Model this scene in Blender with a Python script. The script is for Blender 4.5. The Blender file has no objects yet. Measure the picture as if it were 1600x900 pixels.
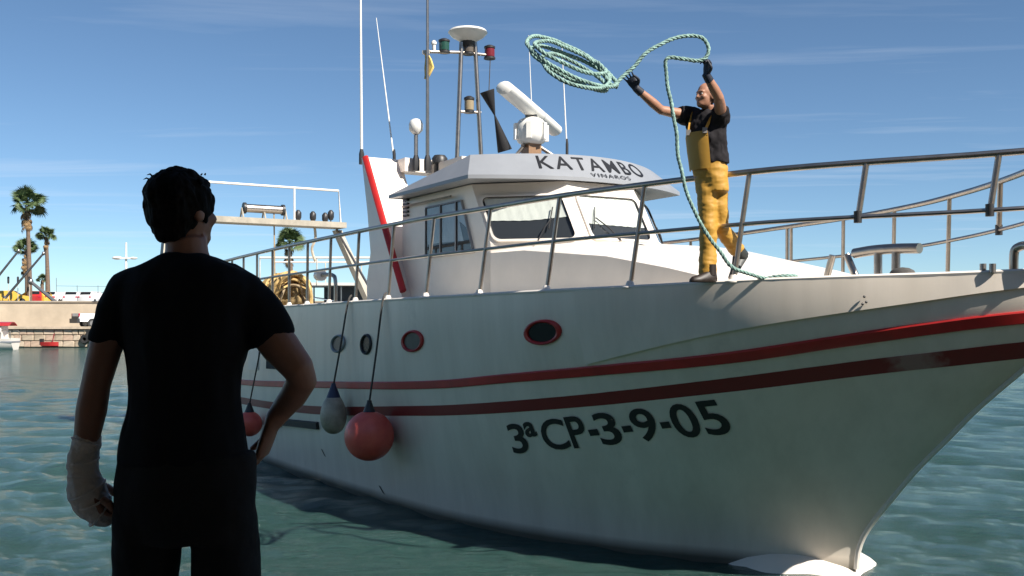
import bpy, bmesh, math, random
import numpy as np
from mathutils import Vector, Matrix, noise
random.seed(7); np.random.seed(7)
S = bpy.context.scene
COL = S.collection
R = math.radians
# ------------------------------------------------------------------ camera
cd = bpy.data.cameras.new("camera"); cam = bpy.data.objects.new("camera", cd); COL.objects.link(cam)
cam.location = (0, 0, 2.5); cam.rotation_euler = (R(90), 0, 0)
cd.sensor_width = 36; cd.lens = 36; cd.shift_y = 0.03125
cd.clip_start = 0.05; cd.clip_end = 9000
S.camera = cam
# ------------------------------------------------------------------ light
SUN_EL, SUN_DIR = R(43), Vector((0.74, -0.673, 0)).normalized()
w = bpy.data.worlds.new("World"); S.world = w; w.use_nodes = True
nt = w.node_tree; N = nt.nodes; LK = nt.links
bg = N['Background']; bg.inputs[1].default_value = 0.070
sky = N.new('ShaderNodeTexSky'); sky.sky_type = 'NISHITA'; sky.sun_disc = False
sky.sun_elevation = SUN_EL; sky.sun_rotation = math.atan2(SUN_DIR.x, SUN_DIR.y)
sky.air_density = 0.65; sky.dust_density = 0.1; sky.ozone_density = 3.0
tc = N.new('ShaderNodeTexCoord')
sep = N.new('ShaderNodeSeparateXYZ'); LK.new(tc.outputs['Generated'], sep.inputs[0])
zc = N.new('ShaderNodeMath'); zc.operation = 'MAXIMUM'; zc.inputs[1].default_value = 0.06; LK.new(sep.outputs[2], zc.inputs[0])
comb = N.new('ShaderNodeCombineXYZ')
for i in (0, 1):
    dv = N.new('ShaderNodeMath'); dv.operation = 'DIVIDE'; LK.new(sep.outputs[i], dv.inputs[0]); LK.new(zc.outputs[0], dv.inputs[1])
    LK.new(dv.outputs[0], comb.inputs[i])
mp = N.new('ShaderNodeMapping'); mp.inputs['Rotation'].default_value = (0, 0, R(12)); mp.inputs['Scale'].default_value = (0.28, 1.15, 1)
mp.inputs['Location'].default_value = (3.1, 1.7, 0)
LK.new(comb.outputs[0], mp.inputs[0])
cn = N.new('ShaderNodeTexNoise'); cn.inputs['Scale'].default_value = 0.9; cn.inputs['Detail'].default_value = 7; cn.inputs['Roughness'].default_value = 0.58
cn.inputs['Distortion'].default_value = 0.5
LK.new(mp.outputs[0], cn.inputs['Vector'])
cr = N.new('ShaderNodeValToRGB'); cr.color_ramp.elements[0].position = 0.535; cr.color_ramp.elements[0].color = (0, 0, 0, 1)
cr.color_ramp.elements[1].position = 0.82; cr.color_ramp.elements[1].color = (0.36, 0.36, 0.36, 1)
LK.new(cn.outputs[0], cr.inputs[0])
cm = N.new('ShaderNodeMixRGB'); tn = N.new('ShaderNodeMixRGB'); tn.blend_type = 'MULTIPLY'; tn.inputs[0].default_value = 1; tn.inputs[2].default_value = (0.94, 1.04, 1.02, 1); LK.new(sky.outputs[0], tn.inputs[1])
LK.new(cr.outputs[0], cm.inputs[0]); LK.new(tn.outputs[0], cm.inputs[1]); cm.inputs[2].default_value = (7.5, 8.0, 8.8, 1)
LK.new(cm.outputs[0], bg.inputs[0])
sd = bpy.data.lights.new("sun", 'SUN'); sd.energy = 5.0; sd.angle = R(0.5); sd.color = (1, 0.935, 0.84)
sun = bpy.data.objects.new("sun", sd); COL.objects.link(sun)
SV = Vector((SUN_DIR.x * math.cos(SUN_EL), SUN_DIR.y * math.cos(SUN_EL), math.sin(SUN_EL)))
sun.rotation_euler = SV.to_track_quat('Z', 'Y').to_euler()
S.cycles.caustics_reflective = False; S.cycles.caustics_refractive = False
S.view_settings.view_transform = 'Standard'; S.view_settings.look = 'None'
S.view_settings.exposure = 0.80; S.view_settings.gamma = 1.0; S.view_settings.use_curve_mapping = False

# ------------------------------------------------------------------ materials
MATS = {}
def mat(name, col, rough=0.5, metal=0.0, var=0.0, vscale=3.0, bump=0.0, bscale=20.0, stretch=(1, 1, 1), spec=0.5, col2=None, coat=0.0, sub=0.0):
    if name in MATS: return MATS[name]
    m = bpy.data.materials.new(name); m.use_nodes = True
    t = m.node_tree; b = t.nodes['Principled BSDF']
    b.inputs['Base Color'].default_value = (*col, 1); b.inputs['Roughness'].default_value = rough; b.inputs['Metallic'].default_value = metal
    b.inputs['Specular IOR Level'].default_value = spec; b.inputs['Coat Weight'].default_value = coat
    if var or bump:
        c = t.nodes.new('ShaderNodeTexCoord'); mpn = t.nodes.new('ShaderNodeMapping'); mpn.inputs['Scale'].default_value = stretch
        t.links.new(c.outputs['Object'], mpn.inputs[0])
    if var:
        n = t.nodes.new('ShaderNodeTexNoise'); n.inputs['Scale'].default_value = vscale; n.inputs['Detail'].default_value = 6; n.inputs['Roughness'].default_value = 0.6
        t.links.new(mpn.outputs[0], n.inputs['Vector'])
        r = t.nodes.new('ShaderNodeValToRGB'); r.color_ramp.elements[0].position = 0.32; r.color_ramp.elements[1].position = 0.68
        c2 = col2 or tuple(x * (1 - var) for x in col)
        r.color_ramp.elements[0].color = (*c2, 1); r.color_ramp.elements[1].color = (*col, 1)
        t.links.new(n.outputs[0], r.inputs[0]); t.links.new(r.outputs[0], b.inputs['Base Color'])
    if bump:
        n2 = t.nodes.new('ShaderNodeTexNoise'); n2.inputs['Scale'].default_value = bscale; n2.inputs['Detail'].default_value = 4
        t.links.new(mpn.outputs[0], n2.inputs['Vector'])
        bp = t.nodes.new('ShaderNodeBump'); bp.inputs['Strength'].default_value = bump; bp.inputs['Distance'].default_value = 0.02
        t.links.new(n2.outputs[0], bp.inputs['Height']); t.links.new(bp.outputs[0], b.inputs['Normal'])
    MATS[name] = m
    return m
def glass_mat(name, tint, alpha):
    if name in MATS: return MATS[name]
    m = bpy.data.materials.new(name); m.use_nodes = True; t = m.node_tree; t.nodes.clear()
    o = t.nodes.new('ShaderNodeOutputMaterial'); tr = t.nodes.new('ShaderNodeBsdfTransparent'); tr.inputs[0].default_value = (*tint, 1)
    g = t.nodes.new('ShaderNodeBsdfGlossy'); g.inputs['Roughness'].default_value = 0.03
    lw_ = t.nodes.new('ShaderNodeLayerWeight'); pw = t.nodes.new('ShaderNodeMath'); pw.operation = 'POWER'; pw.inputs[1].default_value = 4.0
    t.links.new(lw_.outputs['Facing'], pw.inputs[0]); f = t.nodes.new('ShaderNodeMath'); f.operation = 'MULTIPLY_ADD'; f.inputs[1].default_value = 0.85; f.inputs[2].default_value = 0.05
    t.links.new(pw.outputs[0], f.inputs[0])
    x = t.nodes.new('ShaderNodeMixShader')
    t.links.new(f.outputs[0], x.inputs[0]); t.links.new(tr.outputs[0], x.inputs[1]); t.links.new(g.outputs[0], x.inputs[2]); t.links.new(x.outputs[0], o.inputs[0])
    MATS[name] = m; return m

white_paint = mat('white_paint', (0.82, 0.76, 0.69), 0.35, var=0.10, vscale=2.2, bump=0.03, bscale=6)
cream_paint = mat('cream_paint', (0.74, 0.69, 0.62), 0.4, var=0.08, vscale=2.0, bump=0.03, bscale=5)
grey_paint = mat('grey_paint', (0.27, 0.285, 0.31), 0.4, var=0.12, vscale=2.5, bump=0.03, bscale=6)
red_paint = mat('red_paint', (0.50, 0.022, 0.020), 0.4, var=0.3, vscale=3)
steel = mat('stainless_steel', (0.46, 0.41, 0.36), 0.33, 1.0, var=0.25, vscale=9)
steel_dull = mat('dull_steel', (0.40, 0.38, 0.36), 0.42, 1.0, var=0.3, vscale=7)
black_rub = mat('black_rubber', (0.018, 0.018, 0.02), 0.6, var=0.3, vscale=8)
black_letter = mat('black_lettering', (0.012, 0.012, 0.014), 0.45)
dark_int = mat('painted_unlit_inside', (0.02, 0.022, 0.028), 0.8)  # paints the unlit inside on solid walls
curtain_m = mat('white_curtain', (0.80, 0.78, 0.72), 0.9, var=0.12, vscale=5, stretch=(4, 4, 0.6))
pane_reflection = mat('painted_pane_reflection', (0.42, 0.47, 0.53), 0.7, var=0.35, vscale=2.5)  # bluish white backing, paints the reflection seen in the side windows
glass = glass_mat('window_glass', (0.86, 0.90, 0.90), 1)
white_plastic = mat('white_plastic', (0.78, 0.77, 0.73), 0.35, var=0.1, vscale=6)
off_white = mat('weathered_white', (0.62, 0.58, 0.50), 0.5, var=0.3, vscale=5)
dark_plastic = mat('dark_plastic', (0.03, 0.03, 0.032), 0.45, var=0.2, vscale=8)
green_lens = mat('green_lens', (0.02, 0.07, 0.05), 0.25)
red_lens = mat('red_lens', (0.16, 0.015, 0.02), 0.25)
clear_lens = mat('smoked_lens', (0.12, 0.10, 0.08), 0.2)
amber_lens = mat('amber_lens', (0.30, 0.24, 0.15), 0.2)
wood = mat('varnished_wood', (0.30, 0.17, 0.09), 0.5, var=0.4, vscale=4, stretch=(1, 1, 8))
skin = mat('skin', (0.36, 0.175, 0.115), 0.5, var=0.22, vscale=9, bump=0.06, bscale=60)
skin_tan = mat('tanned_skin', (0.40, 0.20, 0.125), 0.5, var=0.25, vscale=9, bump=0.06, bscale=60)
hair_m = mat('dark_brown_hair', (0.007, 0.0055, 0.0045), 0.75, var=0.4, vscale=30, bump=0.25, bscale=90, stretch=(1, 1, 0.25), spec=0.15)
hair_short = mat('cropped_hair', (0.05, 0.035, 0.028), 0.7, var=0.4, vscale=40)
shirt_b = mat('black_cotton', (0.010, 0.010, 0.013), 0.9, var=0.25, vscale=6, bump=0.25, bscale=9, spec=0.2)
shirt_f = mat('faded_black_cotton', (0.022, 0.020, 0.023), 0.9, var=0.3, vscale=7, bump=0.25, bscale=12, spec=0.2)
trouser_b = mat('black_denim', (0.020, 0.019, 0.020), 0.9, var=0.3, vscale=5, bump=0.2, bscale=40, spec=0.2)
oilskin = mat('mustard_oilskin', (0.50, 0.27, 0.04), 0.55, var=0.07, vscale=2.5, bump=0.2, bscale=7)
glove_m = mat('dark_blue_glove', (0.015, 0.02, 0.035), 0.6, var=0.3, vscale=20)
boot_m = mat('rubber_boot', (0.03, 0.034, 0.032), 0.5, var=0.3, vscale=10)
shoe_m = mat('brown_shoe', (0.022, 0.014, 0.010), 0.5, var=0.3, vscale=12)
bandage_m = mat('gauze_bandage', (0.88, 0.81, 0.76), 0.9, var=0.22, vscale=10, bump=0.5, bscale=70)
rope_teal = mat('teal_rope', (0.30, 0.47, 0.42), 0.85, var=0.55, vscale=26, bump=0.4, bscale=60)
rope_dark = mat('dark_rope', (0.09, 0.085, 0.08), 0.9, var=0.4, vscale=30)
rope_yellow = mat('yellow_net_twine', (0.74, 0.50, 0.20), 0.85, var=0.5, vscale=12)
rope_tan = mat('tan_rope', (0.42, 0.32, 0.2), 0.85, var=0.4, vscale=12)
pink_m = mat('pink_buoy_vinyl', (0.85, 0.15, 0.10), 0.4, var=0.22, vscale=4, col2=(0.70, 0.09, 0.075))
fender_m = mat('dirty_white_vinyl', (0.56, 0.49, 0.38), 0.5, var=0.55, vscale=4)
blue_m = mat('navy_vinyl', (0.03, 0.04, 0.09), 0.5)
stone_m = [mat('sandstone', (0.50, 0.40, 0.29), 0.9, var=0.3, vscale=2, bump=0.4, bscale=5),
           mat('pale_sandstone', (0.58, 0.47, 0.35), 0.9, var=0.3, vscale=2, bump=0.4, bscale=5),
           mat('pinkish_sandstone', (0.52, 0.38, 0.28), 0.9, var=0.35, vscale=2, bump=0.4, bscale=5)]
mortar = mat('mortar', (0.40, 0.33, 0.26), 0.95, var=0.3, vscale=1.5)
concrete = mat('concrete', (0.42, 0.36, 0.29), 0.95, var=0.25, vscale=0.6, bump=0.3, bscale=3)
render_wall = mat('ochre_render', (0.58, 0.48, 0.36), 0.95, var=0.28, vscale=0.35, bump=0.2, bscale=3)
asphalt = mat('asphalt', (0.06, 0.06, 0.06), 0.95, var=0.2, vscale=1)
palm_bark = mat('palm_bark', (0.20, 0.14, 0.10), 0.95, var=0.4, vscale=4, bump=0.6, bscale=8, stretch=(1, 1, 3))
palm_dead = mat('dead_frond', (0.30, 0.19, 0.09), 0.95, var=0.4, vscale=3)
palm_green = mat('palm_leaf', (0.10, 0.15, 0.055), 0.6, var=0.45, vscale=2)
car_white = mat('white_car_paint', (0.80, 0.80, 0.79), 0.25, coat=0.4)
car_red = mat('red_car_paint', (0.42, 0.03, 0.03), 0.25, coat=0.4)
car_yellow = mat('yellow_car_paint', (0.70, 0.42, 0.06), 0.3, coat=0.4)
car_glass = mat('dark_car_glass', (0.015, 0.018, 0.022), 0.08)
tyre_m = mat('tyre_rubber', (0.02, 0.02, 0.02), 0.8)
tail_red = mat('tail_light_red', (0.5, 0.02, 0.06), 0.3)
corr_roof = mat('corrugated_sheet', (0.30, 0.31, 0.32), 0.55, var=0.3, vscale=1.2)
tarp_blue = mat('pale_blue_tarpaulin', (0.42, 0.50, 0.62), 0.5, var=0.2, vscale=2, bump=0.3, bscale=5)
tarp_dark = mat('dark_tarpaulin', (0.05, 0.055, 0.06), 0.7, var=0.3, vscale=2)
flag_yellow = mat('yellow_cloth', (0.75, 0.52, 0.15), 0.8)
eye_m = mat('eye_white', (0.40, 0.38, 0.36), 0.3)
iris_m = mat('iris_brown', (0.05, 0.03, 0.02), 0.2)
orange_m = mat('orange_vinyl', (0.75, 0.17, 0.05), 0.5)

def hull_material():
    m = bpy.data.materials.new('hull_white'); m.use_nodes = True; t = m.node_tree; b = t.nodes['Principled BSDF']; n = t.nodes; l = t.links
    c = n.new('ShaderNodeTexCoord')
    mp1 = n.new('ShaderNodeMapping'); mp1.inputs['Scale'].default_value = (3.2, 3.2, 0.22); l.new(c.outputs['Object'], mp1.inputs[0])
    n1 = n.new('ShaderNodeTexNoise'); n1.inputs['Scale'].default_value = 1.0; n1.inputs['Detail'].default_value = 6; n1.inputs['Roughness'].default_value = 0.6
    l.new(mp1.outputs[0], n1.inputs['Vector'])
    r1 = n.new('ShaderNodeValToRGB'); r1.color_ramp.elements[0].position = 0.36; r1.color_ramp.elements[0].color = (0.75, 0.67, 0.57, 1)
    r1.color_ramp.elements[1].position = 0.62; r1.color_ramp.elements[1].color = (0.84, 0.755, 0.65, 1); l.new(n1.outputs[0], r1.inputs[0])
    n2 = n.new('ShaderNodeTexNoise'); n2.inputs['Scale'].default_value = 0.9; n2.inputs['Detail'].default_value = 9; n2.inputs['Roughness'].default_value = 0.7
    l.new(c.outputs['Object'], n2.inputs['Vector'])
    r2 = n.new('ShaderNodeValToRGB'); r2.color_ramp.elements[0].position = 0.60; r2.color_ramp.elements[0].color = (0, 0, 0, 1)
    r2.color_ramp.elements[1].position = 0.78; r2.color_ramp.elements[1].color = (0.45, 0.45, 0.45, 1); l.new(n2.outputs[0], r2.inputs[0])
    mx = n.new('ShaderNodeMixRGB'); l.new(r2.outputs[0], mx.inputs[0]); l.new(r1.outputs[0], mx.inputs[1]); mx.inputs[2].default_value = (0.40, 0.36, 0.30, 1)
    # weed and damp along the waterline
    s = n.new('ShaderNodeSeparateXYZ'); l.new(c.outputs['Object'], s.inputs[0])
    mr = n.new('ShaderNodeMapRange'); mr.inputs[1].default_value = 0.16; mr.inputs[2].default_value = 0.04; l.new(s.outputs[2], mr.inputs[0])
    mu = n.new('ShaderNodeMath'); mu.operation = 'MULTIPLY'; l.new(mr.outputs[0], mu.inputs[0]); mu.inputs[1].default_value = 0.85
    m2 = n.new('ShaderNodeMixRGB'); l.new(mu.outputs[0], m2.inputs[0]); l.new(mx.outputs[0], m2.inputs[1]); m2.inputs[2].default_value = (0.045, 0.05, 0.035, 1)
    l.new(m2.outputs[0], b.inputs['Base Color'])
    b.inputs['Roughness'].default_value = 0.28
    n3 = n.new('ShaderNodeTexNoise'); n3.inputs['Scale'].default_value = 1.1; n3.inputs['Detail'].default_value = 3; l.new(c.outputs['Object'], n3.inputs['Vector'])
    bp = n.new('ShaderNodeBump'); bp.inputs['Strength'].default_value = 0.10; bp.inputs['Distance'].default_value = 0.05
    l.new(n3.outputs[0], bp.inputs['Height']); l.new(bp.outputs[0], b.inputs['Normal'])
    return m
hull_m = hull_material()
def stripe_material():
    m = bpy.data.materials.new('worn_red_stripe'); m.use_nodes = True; t = m.node_tree; b = t.nodes['Principled BSDF']; n = t.nodes; l = t.links
    c = n.new('ShaderNodeTexCoord'); s = n.new('ShaderNodeSeparateXYZ'); l.new(c.outputs['Object'], s.inputs[0])
    a = n.new('ShaderNodeMath'); a.operation = 'SUBTRACT'; l.new(s.outputs[0], a.inputs[0]); a.inputs[1].default_value = 1.12
    ab = n.new('ShaderNodeMath'); ab.operation = 'ABSOLUTE'; l.new(a.outputs[0], ab.inputs[0])
    nz = n.new('ShaderNodeTexNoise'); nz.inputs['Scale'].default_value = 14; nz.inputs['Detail'].default_value = 5; l.new(c.outputs['Object'], nz.inputs['Vector'])
    ad = n.new('ShaderNodeMath'); ad.operation = 'MULTIPLY_ADD'; l.new(nz.outputs[0], ad.inputs[0]); ad.inputs[1].default_value = 0.22; l.new(ab.outputs[0], ad.inputs[2])
    mr = n.new('ShaderNodeMapRange'); mr.inputs[1].default_value = 0.32; mr.inputs[2].default_value = 0.18; mr.inputs[4].default_value = 0.6; l.new(ad.outputs[0], mr.inputs[0])
    mx = n.new('ShaderNodeMixRGB'); l.new(mr.outputs[0], mx.inputs[0]); mx.inputs[1].default_value = (0.20, 0.012, 0.012, 1); mx.inputs[2].default_value = (0.42, 0.30, 0.27, 1)
    l.new(mx.outputs[0], b.inputs['Base Color']); b.inputs['Roughness'].default_value = 0.45
    return m
stripe_m = stripe_material()

# ------------------------------------------------------------------ mesh helpers
def link(o): COL.objects.link(o); return o
def tag(o, label=None, cat=None, group=None, kind=None):
    if label: o['label'] = label
    if cat: o['category'] = cat
    if group: o['group'] = group
    if kind: o['kind'] = kind
    return o
def empty(name, loc=(0, 0, 0), rz=0.0, label=None, cat=None, group=None):
    o = bpy.data.objects.new(name, None); link(o); o.empty_display_size = 0.2
    o.location = loc; o.rotation_euler = (0, 0, rz)
    return tag(o, label, cat, group)
class MB:
    def __init__(s): s.v = []; s.f = []
    def add(s, vs, fs):
        k = len(s.v); s.v += [tuple(map(float, p)) for p in vs]; s.f += [tuple(i + k for i in q) for q in fs]; return s
    def box(s, c, d, rot=None):
        x, y, z = (a / 2 for a in d)
        vs = [Vector((sx * x, sy * y, sz * z)) for sx in (-1, 1) for sy in (-1, 1) for sz in (-1, 1)]
        if rot: vs = [rot @ v for v in vs]
        vs = [v + Vector(c) for v in vs]
        return s.add(vs, [(0, 1, 3, 2), (4, 6, 7, 5), (0, 4, 5, 1), (2, 3, 7, 6), (0, 2, 6, 4), (1, 5, 7, 3)])
    def tube(s, pts, r, n=8, cap=True, flat=1.0):
        P = [Vector(p) for p in pts]; m = len(P)
        rs = [r] * m if not isinstance(r, (list, tuple)) else list(r)
        T = []
        for i in range(m):
            a = P[max(i - 1, 0)]; b = P[min(i + 1, m - 1)]; t = (b - a)
            T.append(t.normalized() if t.length > 1e-9 else Vector((0, 0, 1)))
        u = T[0].orthogonal().normalized(); rings = []
        for i in range(m):
            u = (u - T[i] * u.dot(T[i]))
            u = u.normalized() if u.length > 1e-6 else T[i].orthogonal().normalized()
            q = T[i].cross(u)
            rings.append([P[i] + (u * math.cos(2 * math.pi * k / n) + q * math.sin(2 * math.pi * k / n) * flat) * rs[i] for k in range(n)])
        return s.loft(rings, cap)
    def loft(s, rings, cap=True, closed=True):
        n = len(rings[0]); vs = [p for r in rings for p in r]; fs = []
        for i in range(len(rings) - 1):
            for k in range(n if closed else n - 1):
                a = i * n + k; b = i * n + (k + 1) % n
                fs.append((a, b, b + n, a + n))
        if cap and closed:
            fs.append(tuple(range(n - 1, -1, -1))); fs.append(tuple((len(rings) - 1) * n + k for k in range(n)))
        return s.add(vs, fs)
    def ell(s, c, r, n=12, m=8, M=None):
        c = Vector(c); rings = []
        for i in range(m + 1):
            a = math.pi * (i / m) * 0.998 + 0.001
            ring = []
            for k in range(n):
                p = Vector((math.sin(a) * math.cos(2 * math.pi * k / n) * r[0], math.sin(a) * math.sin(2 * math.pi * k / n) * r[1], -math.cos(a) * r[2]))
                if M: p = M @ p
                ring.append(c + p)
            rings.append(ring)
        return s.loft(rings)
    def lathe(s, prof, c=(0, 0, 0), n=16, M=None):
        c = Vector(c); rings = []
        for r, z in prof:
            ring = [Vector((max(r, 1e-4) * math.cos(2 * math.pi * k / n), max(r, 1e-4) * math.sin(2 * math.pi * k / n), z)) for k in range(n)]
            if M: ring = [M @ p for p in ring]
            rings.append([c + p for p in ring])
        return s.loft(rings)
    def prism(s, poly, off):
        a = [Vector(p) for p in poly]; b = [p + Vector(off) for p in a]
        return s.loft([a, b])
    def mesh(s, name):
        me = bpy.data.meshes.new(name); me.from_pydata(s.v, [], s.f); me.update()
        bm = bmesh.new(); bm.from_mesh(me); bmesh.ops.recalc_face_normals(bm, faces=bm.faces); bm.to_mesh(me); bm.free()
        return me
    def build(s, name, m, parent=None, smooth=True, label=None, kind=None, angle=40):
        me = s.mesh(name); me.materials.append(m)
        if smooth: shade(me, angle)
        o = bpy.data.objects.new(name, me); link(o)
        if parent: o.parent = parent
        if label: o['label'] = label
        if kind: o['kind'] = kind
        return o
def shade(me, angle=40):
    me.polygons.foreach_set('use_smooth', [True] * len(me.polygons))
    if angle < 180:
        bm = bmesh.new(); bm.from_mesh(me)
        for e in bm.edges:
            if len(e.link_faces) == 2 and e.calc_face_angle(0) > R(angle): e.smooth = False
        bm.to_mesh(me); bm.free()
def rawobj(name, me, m, parent=None, **kw):
    me.materials.append(m); o = bpy.data.objects.new(name, me); link(o)
    if parent: o.parent = parent
    for k, v in kw.items(): o[k] = v
    return o
def copy_tree(o, parent=None):
    c = o.copy(); COL.objects.link(c)
    if parent: c.parent = parent
    for ch in [x for x in KIDS(o)]: copy_tree(ch, c)
    return c
def KIDS(o): return [x for x in bpy.data.objects if x.parent == o]
def bevel_mesh(me, w, seg=2):
    bm = bmesh.new(); bm.from_mesh(me)
    bmesh.ops.bevel(bm, geom=list(bm.edges), offset=w, segments=seg, affect='EDGES', profile=0.6)
    bm.to_mesh(me); bm.free(); return me
def remesh(mb, voxel, smooth=4, name='m', fold=None):
    me = mb.mesh(name); o = bpy.data.objects.new('tmp', me); link(o)
    md = o.modifiers.new('r', 'REMESH'); md.mode = 'VOXEL'; md.voxel_size = voxel; md.use_smooth_shade = True
    if smooth:
        sm = o.modifiers.new('s', 'SMOOTH'); sm.factor = 0.5; sm.iterations = smooth
    dg = bpy.context.evaluated_depsgraph_get(); ev = o.evaluated_get(dg)
    out = bpy.data.meshes.new_from_object(ev, depsgraph=dg); bpy.data.objects.remove(o); out.name = name
    if fold:
        amp, sc, st = fold
        for v in out.vertices:
            p = Vector((v.co.x * sc * st[0], v.co.y * sc * st[1], v.co.z * sc * st[2]))
            d = noise.fractal(p, 0.8, 2.0, 3)
            v.co += v.normal * amp * d
    out.polygons.foreach_set('use_smooth', [True] * len(out.polygons))
    return out
def crom(pts, n=8):
    P = [Vector(p) for p in pts]; out = []
    for i in range(len(P) - 1):
        a, b, c, d = P[max(i - 1, 0)], P[i], P[i + 1], P[min(i + 2, len(P) - 1)]
        for k in range(n):
            t = k / n
            out.append(0.5 * ((2 * b) + (c - a) * t + (2 * a - 5 * b + 4 * c - d) * t * t + (-a + 3 * b - 3 * c + d) * t ** 3))
    out.append(P[-1]); return out
F = 1600.0
def at(px, py, d): return Vector(((px - 800) / F * d, d, 2.5 + (500 - py) / F * d))   # where a point of the survey photograph lies at depth d

# ------------------------------------------------------------------ sea, ground
def build_water():
    rows, cols = 620, 620
    rr = 3.0 * (3200 / 3.0) ** (np.linspace(0, 1, rows) ** 1.0)
    rr = 3.0 + np.concatenate([[0], np.cumsum(np.diff(rr))])
    ang = np.radians(np.linspace(-84, 84, cols)); ang = ang * (0.55 + 0.45 * (np.abs(ang) / ang.max()) ** 2)
    A, Rr = np.meshgrid(ang, rr)
    X = Rr * np.sin(A); Y = Rr * np.cos(A); Z = np.zeros_like(X)
    cell = np.maximum(Rr * (np.log(3200 / 3) / rows), Rr * np.radians(168) / cols * 0.55)
    rng = np.random.RandomState(3)
    for i in range(70):
        lam = 0.22 * (9 ** rng.rand() ** 1.3); k = 2 * np.pi / lam
        th = R(255) + rng.randn() * 0.55
        amp = 0.0066 * lam ** 0.50 * (0.6 + 0.8 * rng.rand())
        fade = np.clip((lam / cell - 2.2) / 2.0, 0, 1)
        ph = k * (X * np.cos(th) + Y * np.sin(th)) + rng.rand() * 6.28
        Z += amp * fade * (np.sin(ph) + 0.22 * np.cos(2 * ph))
    # patches of gusts
    g = 0.75 + 0.35 * np.sin(X * 0.31 + 1.3 * np.sin(Y * 0.17)) * np.cos(Y * 0.23 + X * 0.11)
    Z *= g
    v = np.stack([X, Y, Z], -1).reshape(-1, 3)
    i = np.arange(rows - 1)[:, None] * cols + np.arange(cols - 1)[None, :]
    q = np.stack([i, i + 1, i + 1 + cols, i + cols], -1).reshape(-1, 4)[:, ::-1]
    me = bpy.data.meshes.new('water'); me.vertices.add(len(v)); me.vertices.foreach_set('co', v.ravel())
    me.loops.add(q.size); me.polygons.add(len(q)); me.loops.foreach_set('vertex_index', q.ravel().astype(np.int32))
    me.polygons.foreach_set('loop_start', np.arange(0, q.size, 4, dtype=np.int32)); me.update(calc_edges=True); me.validate()
    me.polygons.foreach_set('use_smooth', [True] * len(me.polygons))
    m = bpy.data.materials.new('sea_water'); m.use_nodes = True; t = m.node_tree; b = t.nodes['Principled BSDF']; n = t.nodes; l = t.links
    b.inputs['Roughness'].default_value = 0.11; b.inputs['IOR'].default_value = 1.333
    c = n.new('ShaderNodeTexCoord')
    big = n.new('ShaderNodeTexNoise'); big.inputs['Scale'].default_value = 0.16; big.inputs['Detail'].default_value = 3; l.new(c.outputs['Object'], big.inputs['Vector'])
    r = n.new('ShaderNodeValToRGB'); r.color_ramp.elements[0].position = 0.35; r.color_ramp.elements[0].color = (0.023, 0.060, 0.051, 1)
    r.color_ramp.elements[1].position = 0.68; r.color_ramp.elements[1].color = (0.033, 0.082, 0.072, 1); l.new(big.outputs[0], r.inputs[0]); l.new(r.outputs[0], b.inputs['Base Color'])
    mpn = n.new('ShaderNodeMapping'); mpn.inputs['Scale'].default_value = (0.62, 1.7, 1); mpn.inputs['Rotation'].default_value = (0, 0, R(12)); l.new(c.outputs['Object'], mpn.inputs[0])
    n1 = n.new('ShaderNodeTexNoise'); n1.inputs['Scale'].default_value = 5.0; n1.inputs['Detail'].default_value = 8; n1.inputs['Roughness'].default_value = 0.72; n1.inputs['Distortion'].default_value = 0.15
    l.new(mpn.outputs[0], n1.inputs['Vector'])
    bp = n.new('ShaderNodeBump'); bp.inputs['Strength'].default_value = 1.0; bp.inputs['Distance'].default_value = 0.11
    l.new(n1.outputs[0], bp.inputs['Height']); l.new(bp.outputs[0], b.inputs['Normal'])
    o = rawobj('water', me, m, kind='structure'); return o
build_water()

# near quay the onlooker stands on (below the frame) and the unseen canopy added to shade him
quay_m = mat('pale_quay_concrete', (0.62, 0.49, 0.34), 0.95, var=0.2, vscale=0.6, bump=0.3, bscale=3)
MB().box((2.0, -11.4, 0.3), (96, 29.2, 1.7)).build('quay', quay_m, smooth=False, kind='structure')
can = empty('added_shade_canopy', (0, -2.5, 1.15), 0, 'added corrugated canopy on steel posts, out of view, shading the onlooker', 'canopy')
c_ = MB()
for i in range(40):
    x0 = -9.0 + i * 0.45
    c_.add([(x0, -5.4, 3.55), (x0 + .225, -5.4, 3.61), (x0 + .45, -5.4, 3.55), (x0, 5.2, 3.55), (x0 + .225, 5.2, 3.61), (x0 + .45, 5.2, 3.55)], [(0, 1, 4, 3), (1, 2, 5, 4)])
c_.build('roof_sheet', corr_roof, can, smooth=False)
MB().box((0, -5.35, 1.72), (18, .12, 3.44)).build('added_shade_wall', mat('dark_boarding', (.24, .21, .18), .8, var=.3, vscale=2), can, smooth=False)  # added to dim the light reaching the onlooker's back
for x in (-8.6, -3, 3, 8.6):
    MB().box((x, -5.2, 1.72), (0.16, 0.16, 3.44)).build('post', steel_dull, can, smooth=False)
    MB().box((x, -0.1, 3.49), (0.12, 10.4, 0.1)).build('beam', steel_dull, can, smooth=False)
    MB().tube([(x, -5.2, 1.6), (x, -2.4, 3.42)], 0.05, 6).build('strut', steel_dull, can)

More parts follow.
